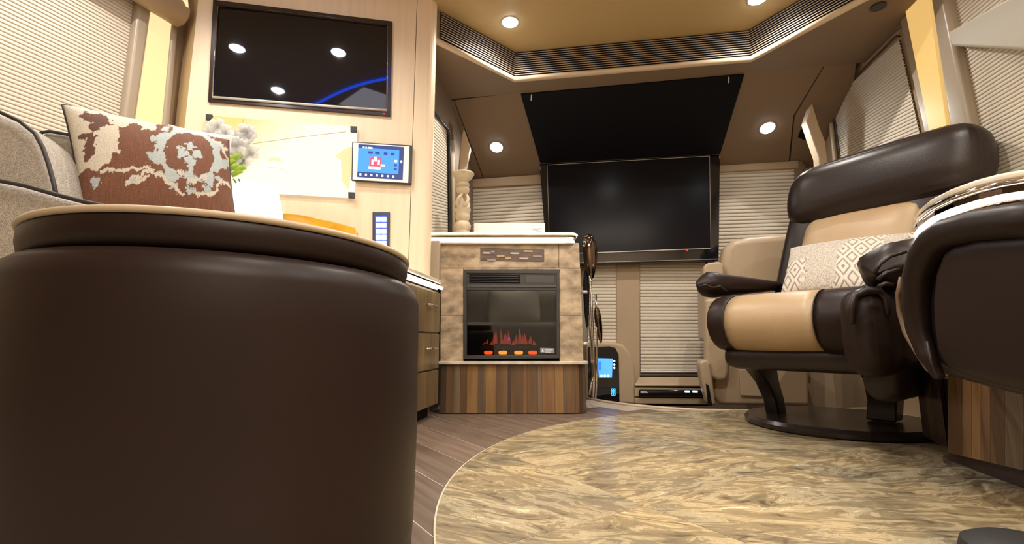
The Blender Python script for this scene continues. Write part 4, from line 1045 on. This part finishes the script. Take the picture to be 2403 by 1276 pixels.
# ------------------------------------------------------------------ right foreground: veneer console with padded leather end
bA, bB = PZ(2403, 1150, 0), PZ(2226, 1082, 0)
dirc = (bB - bA).normalized(); KP = Plane((bA.x, bA.y), (-dirc.x, -dirc.y))
if KP.n.dot(CAM - bA) < 0: KP = Plane((bA.x, bA.y), (dirc.x, dirc.y))
sb = thing('veneer_cabinet', 'low veneered plank cabinet under the dark leather sofa end at lower right', 'cabinet', bB[:])
plate('toe_kick', KP, [(2226, 1082), (2226, 1050), (2403, 1105), (2500, 1130), (2500, 1190), (2403, 1150)], -.03, .03, M['purple'], sb)
px_ = [2224, 2258, 2280, 2302, 2324, 2358, 2403, 2450, 2500]
for i in range(len(px_) - 1):
    a, b = px_[i], px_[i + 1] - .7
    yb = lambda x: 1062 + (x - 2226) * .235
    plate('plank', KP, [(a, yb(a)), (b, yb(b)), (b, 850), (a, 850)], .0, .02, WOODS[[0, 4, 1, 4, 0, 3, 0, 4][i]], sb)
e1, e2 = KP.at(2224, 1055, .0), PZ(2168, 1035, .02)
for k in range(3):
    a = e1.lerp(e2, k / 3 + .005); b = e1.lerp(e2, (k + 1) / 3)
    prism('plank', [Vector((a.x, a.y, .04)), Vector((b.x, b.y, .04)), Vector((b.x, b.y, .30)), Vector((a.x, a.y, .30))], (.03, .02, 0), [M['purple'], WOODS[2], M['purple']][k], sb)
prism('core', [Vector((p.x + .03, p.y, .03)) for p in (e2, e1, KP.at(2500, 1150, 0))] + [Vector((1.46, 1.0, .03)), Vector((1.6, 1.55, .03))], (0, 0, .22), M['purple'], sb)
SP = Plane((1.0, 1.0), (-.25, -1))
if SP.n.dot(CAM - Vector((1.0, 1.0, 0))) < 0: SP = Plane((1.0, 1.0), (.25, 1))
se = thing('sofa_end', 'dark brown padded leather sofa end in the right foreground', 'sofa', SP.at(2300, 900)[:])
outline = [(2194, 884), (2172, 862), (2150, 822), (2124, 778), (2108, 730), (2104, 690), (2108, 655), (2122, 610), (2146, 566), (2175, 538), (2218, 517), (2300, 497), (2403, 486), (2560, 478), (2560, 990), (2403, 942), (2290, 912)]
back = [SP.at(x, y, -.0) for x, y in outline]
prism('body', back, -SP.n * .28, M['leather'], se, .05, 6)
inner = [(2210, 870), (2188, 820), (2180, 760), (2178, 700), (2184, 640), (2202, 590), (2228, 570), (2284, 553), (2403, 540), (2560, 532), (2560, 975), (2403, 925), (2280, 895)]
pn_ = prism('side_cushion', [SP.at(x, y, .03) for x, y in inner], -SP.n * .08, M['leatherb'], se, .03, 6)
rollp = [(2204, 884), (2176, 835), (2156, 775), (2150, 710), (2154, 650), (2170, 600), (2192, 568), (2225, 546), (2300, 528), (2403, 516), (2560, 506)]
vs, fs = tube_data([SP.at(x, y, .018) for x, y in rollp], [.012, .02, .026, .03, .032, .034, .034, .034, .034, .034, .034], 16); mesh_obj('padded_roll', vs, fs, M['leatherb'], se, smooth=True)
tanr = [(2200, 886), (2176, 866), (2152, 826), (2126, 780), (2111, 730), (2107, 690), (2112, 650)]
vs, fs = tube_data([SP.at(x, y, .0) for x, y in tanr], [.003, .005, .007, .008, .007, .006, .003], 12); o = mesh_obj('camel_edge', vs, fs, plain('brown_edge_leather', (.15, .09, .05), .45), se, smooth=True); o['label'] = 'narrow lighter brown leather edge'
for q in ([(2200, 884), (2185, 850), (2176, 800)],):
    vs, fs = tube_data([SP.at(x, y, .045) for x, y in q], .004, 6); mesh_obj('seam', vs, fs, M['leather'], se, smooth=True)
# console top with glowing rim
kt = thing('side_console', 'curved stone topped side console with a glowing chrome rim behind the dark leather sofa end', 'console', (1.7, 1.4, .8))
edgepx = [(2146, 524), (2158, 506), (2185, 484), (2230, 462), (2290, 441), (2345, 427), (2403, 417), (2480, 408), (2560, 402)]
ztop = .76
E_ = [PZ(x, y, ztop) for x, y in edgepx]
xw = lambda y: 2.12 + .158 * (y - 3.14) - .03
far = [Vector((xw(E_[-1].y), E_[-1].y, ztop)), Vector((xw(1.62), 1.62, ztop)), Vector((E_[0].x + .10, 1.62, ztop))]
top = E_ + far
prism('top', top, (0, 0, .022), M['stonep'], kt, .008, 4)
cen = Vector((1.65, 1.25, 0))
def off(P, d, z): return [p + (cen - p).normalized().xy.to_3d() * d + Vector((0, 0, z)) for p in P]
vs, fs = tube_data(off(E_, .0, -.006), .008, 10); mesh_obj('chrome_rim', vs, fs, M['chrome'], kt, smooth=True)
prism('under_rim', off(top, .012, -.030), (0, 0, .022), M['dchrome'], kt)
vs, fs = tube_data(off(E_, .004, -.040), .0085, 10); mesh_obj('led_strip', vs, fs, M['led'], kt, smooth=True)
vs, fs = tube_data(off(E_, .008, -.056), .007, 8); mesh_obj('lower_rim', vs, fs, M['dchrome'], kt, smooth=True)
prism('body', [(1.52, .9, .0), (1.74, .9, .0), (1.80, 1.36, .0), (1.62, 1.36, .0)], (0, 0, ztop - .04), M['tan'], kt, .01)

# ------------------------------------------------------------------ ottoman in the foreground
oc = Vector((-.4553, .787, 0)); OR_ = .281
ot = thing('ottoman', 'large round dark brown leather ottoman filling the left foreground', 'ottoman', oc[:])
def tz(x, y): return -.005 * (x - oc.x) - .030 * (y - oc.y)
def tilt(vs, amt=1): return [Vector((v[0], v[1], v[2] + tz(v[0], v[1]) * amt * min(1, v[2] / .4))) for v in vs]
OB = OR_ + .013
vs, fs = lathe_data(oc, [(OB - .02, .0), (OB - .004, .01), (OB, .08), (OB + .002, .22), (OB, .38), (OB - .001, .436), (OB - .007, .456), (OB - .020, .467), (OB - .05, .469), (.01, .469)], 96)
mesh_obj('body', tilt(vs), fs, M['leatherb'], ot, smooth=True)
LR = OR_ - .010
vs, fs = lathe_data(oc, [(.01, .4695), (LR - .012, .4695), (LR - .004, .474), (LR, .49), (LR, .504), (LR - .005, .511), (.01, .512)], 96)
mesh_obj('lid', tilt(vs), fs, M['leatherb'], ot, smooth=True)
ring = [oc + Vector((math.cos(t) * (LR - .001), math.sin(t) * (LR - .001), .5115)) for t in [2 * math.pi * k / 96 for k in range(97)]]
vs, fs = tube_data(tilt(ring), .0045, 8, False); o = mesh_obj('lid_piping', vs, fs, plain('tan_piping', (.42, .33, .22), .4), ot, smooth=True); o['label'] = 'tan piping round the lid'

# ------------------------------------------------------------------ grey sofa on the left
sf = thing('grey_sofa', 'grey woven sofa with dark piping along the left window', 'sofa', (-1.2, 1.1, 0))
sl_d = Vector((.339, .94, 0)); sl_n = Vector((.94, -.339, 0))
def fb_(name, q, d, th, b=.03, pip=None):
    pts = [PY(x, y, d) for x, y in q]
    o = prism(name, pts, Vector((-.25, .97, 0)) * th, M['fabric'], sf, b, 5)
    return o
def pipe(q, d, r=.0042):
    vs, fs = tube_data([PY(x, y, dd) for (x, y), dd in zip(q, d if isinstance(d, (list, tuple)) else [d] * len(q))], r, 8); mesh_obj('piping', vs, fs, M['piping'], sf, smooth=True)
fb_('back_cushion', [(-260, 230), (-60, 245), (0, 264), (45, 283), (82, 312), (104, 350), (120, 400), (134, 452), (140, 520), (-260, 520)], .98, .14)
pipe([(-120, 238), (-40, 250), (2, 264), (46, 284), (82, 313), (100, 345), (114, 385), (126, 430), (134, 470)], .972)
fb_('back_cushion', [(95, 312), (110, 307), (175, 318), (330, 350), (330, 560), (150, 560), (136, 470), (124, 400), (108, 340)], 1.14, .14)
pipe([(330, 345), (180, 319), (116, 308), (97, 311), (94, 322), (106, 350), (120, 395), (131, 440), (136, 470)], 1.132)
fb_('arm', [(-260, 410), (0, 424), (60, 436), (130, 456), (210, 476), (300, 492), (300, 700), (-260, 700)], .86, .10, .02)
pipe([(-120, 414), (0, 424), (60, 436), (130, 456), (200, 474), (280, 490)], .853)
prism('seat', [(-1.35, .9, .1), (-.72, 1.0, .1), (-.62, 1.40, .1), (-1.35, 1.52, .1)], (0, 0, .36), M['fabric'], sf, .04, 4)
prism('plinth', [(-1.3, .92, 0), (-.76, 1.03, 0), (-.66, 1.36, 0), (-1.3, 1.46, 0)], (0, 0, .1), M['dark'], sf)

# dark round foot at the lower right corner
ft = lathe('floor_pouf', PZ(2412, 1330, 0), [(.001, 0), (.075, 0), (.085, .012), (.08, .03), (.06, .04), (.001, .042)], M['felt'], None, 32)
tag(ft, 'small dark round object on the marble at the bottom right corner', 'floor object')

# grey sofa with a cream cushion behind the camera (seen mirrored in the fireplace glass)
rs = thing('rear_sofa', 'light sofa behind the camera, mirrored in the fireplace glass', 'sofa', (0, -.9, 0))
soft('seat', (-.1, -.85, .30), (1, 0, 0), (0, 1, 0), UP, (.75, .32, .29), .06, M['fabric'], rs, .01)
soft('backrest', (-.1, -1.22, .62), (1, 0, 0), (0, 1, 0), UP, (.75, .12, .42), .08, M['fabric'], rs, .01)
rcu = soft('rear_cushion', (.02, -.72, .79), (1, 0, .06), (0, 1, .3), (-.06, -.3, 1), (.27, .06, .20), .04, M['shade'], None, .05, 9, lambda w: [w[0] * (1 + .12 * (w[2] / .2) ** 2), w[1], w[2] * (1 + .15 * (w[0] / .27) ** 2)])
tag(rcu, 'cream cushion on the rear sofa, mirrored in the fireplace glass', 'cushion')
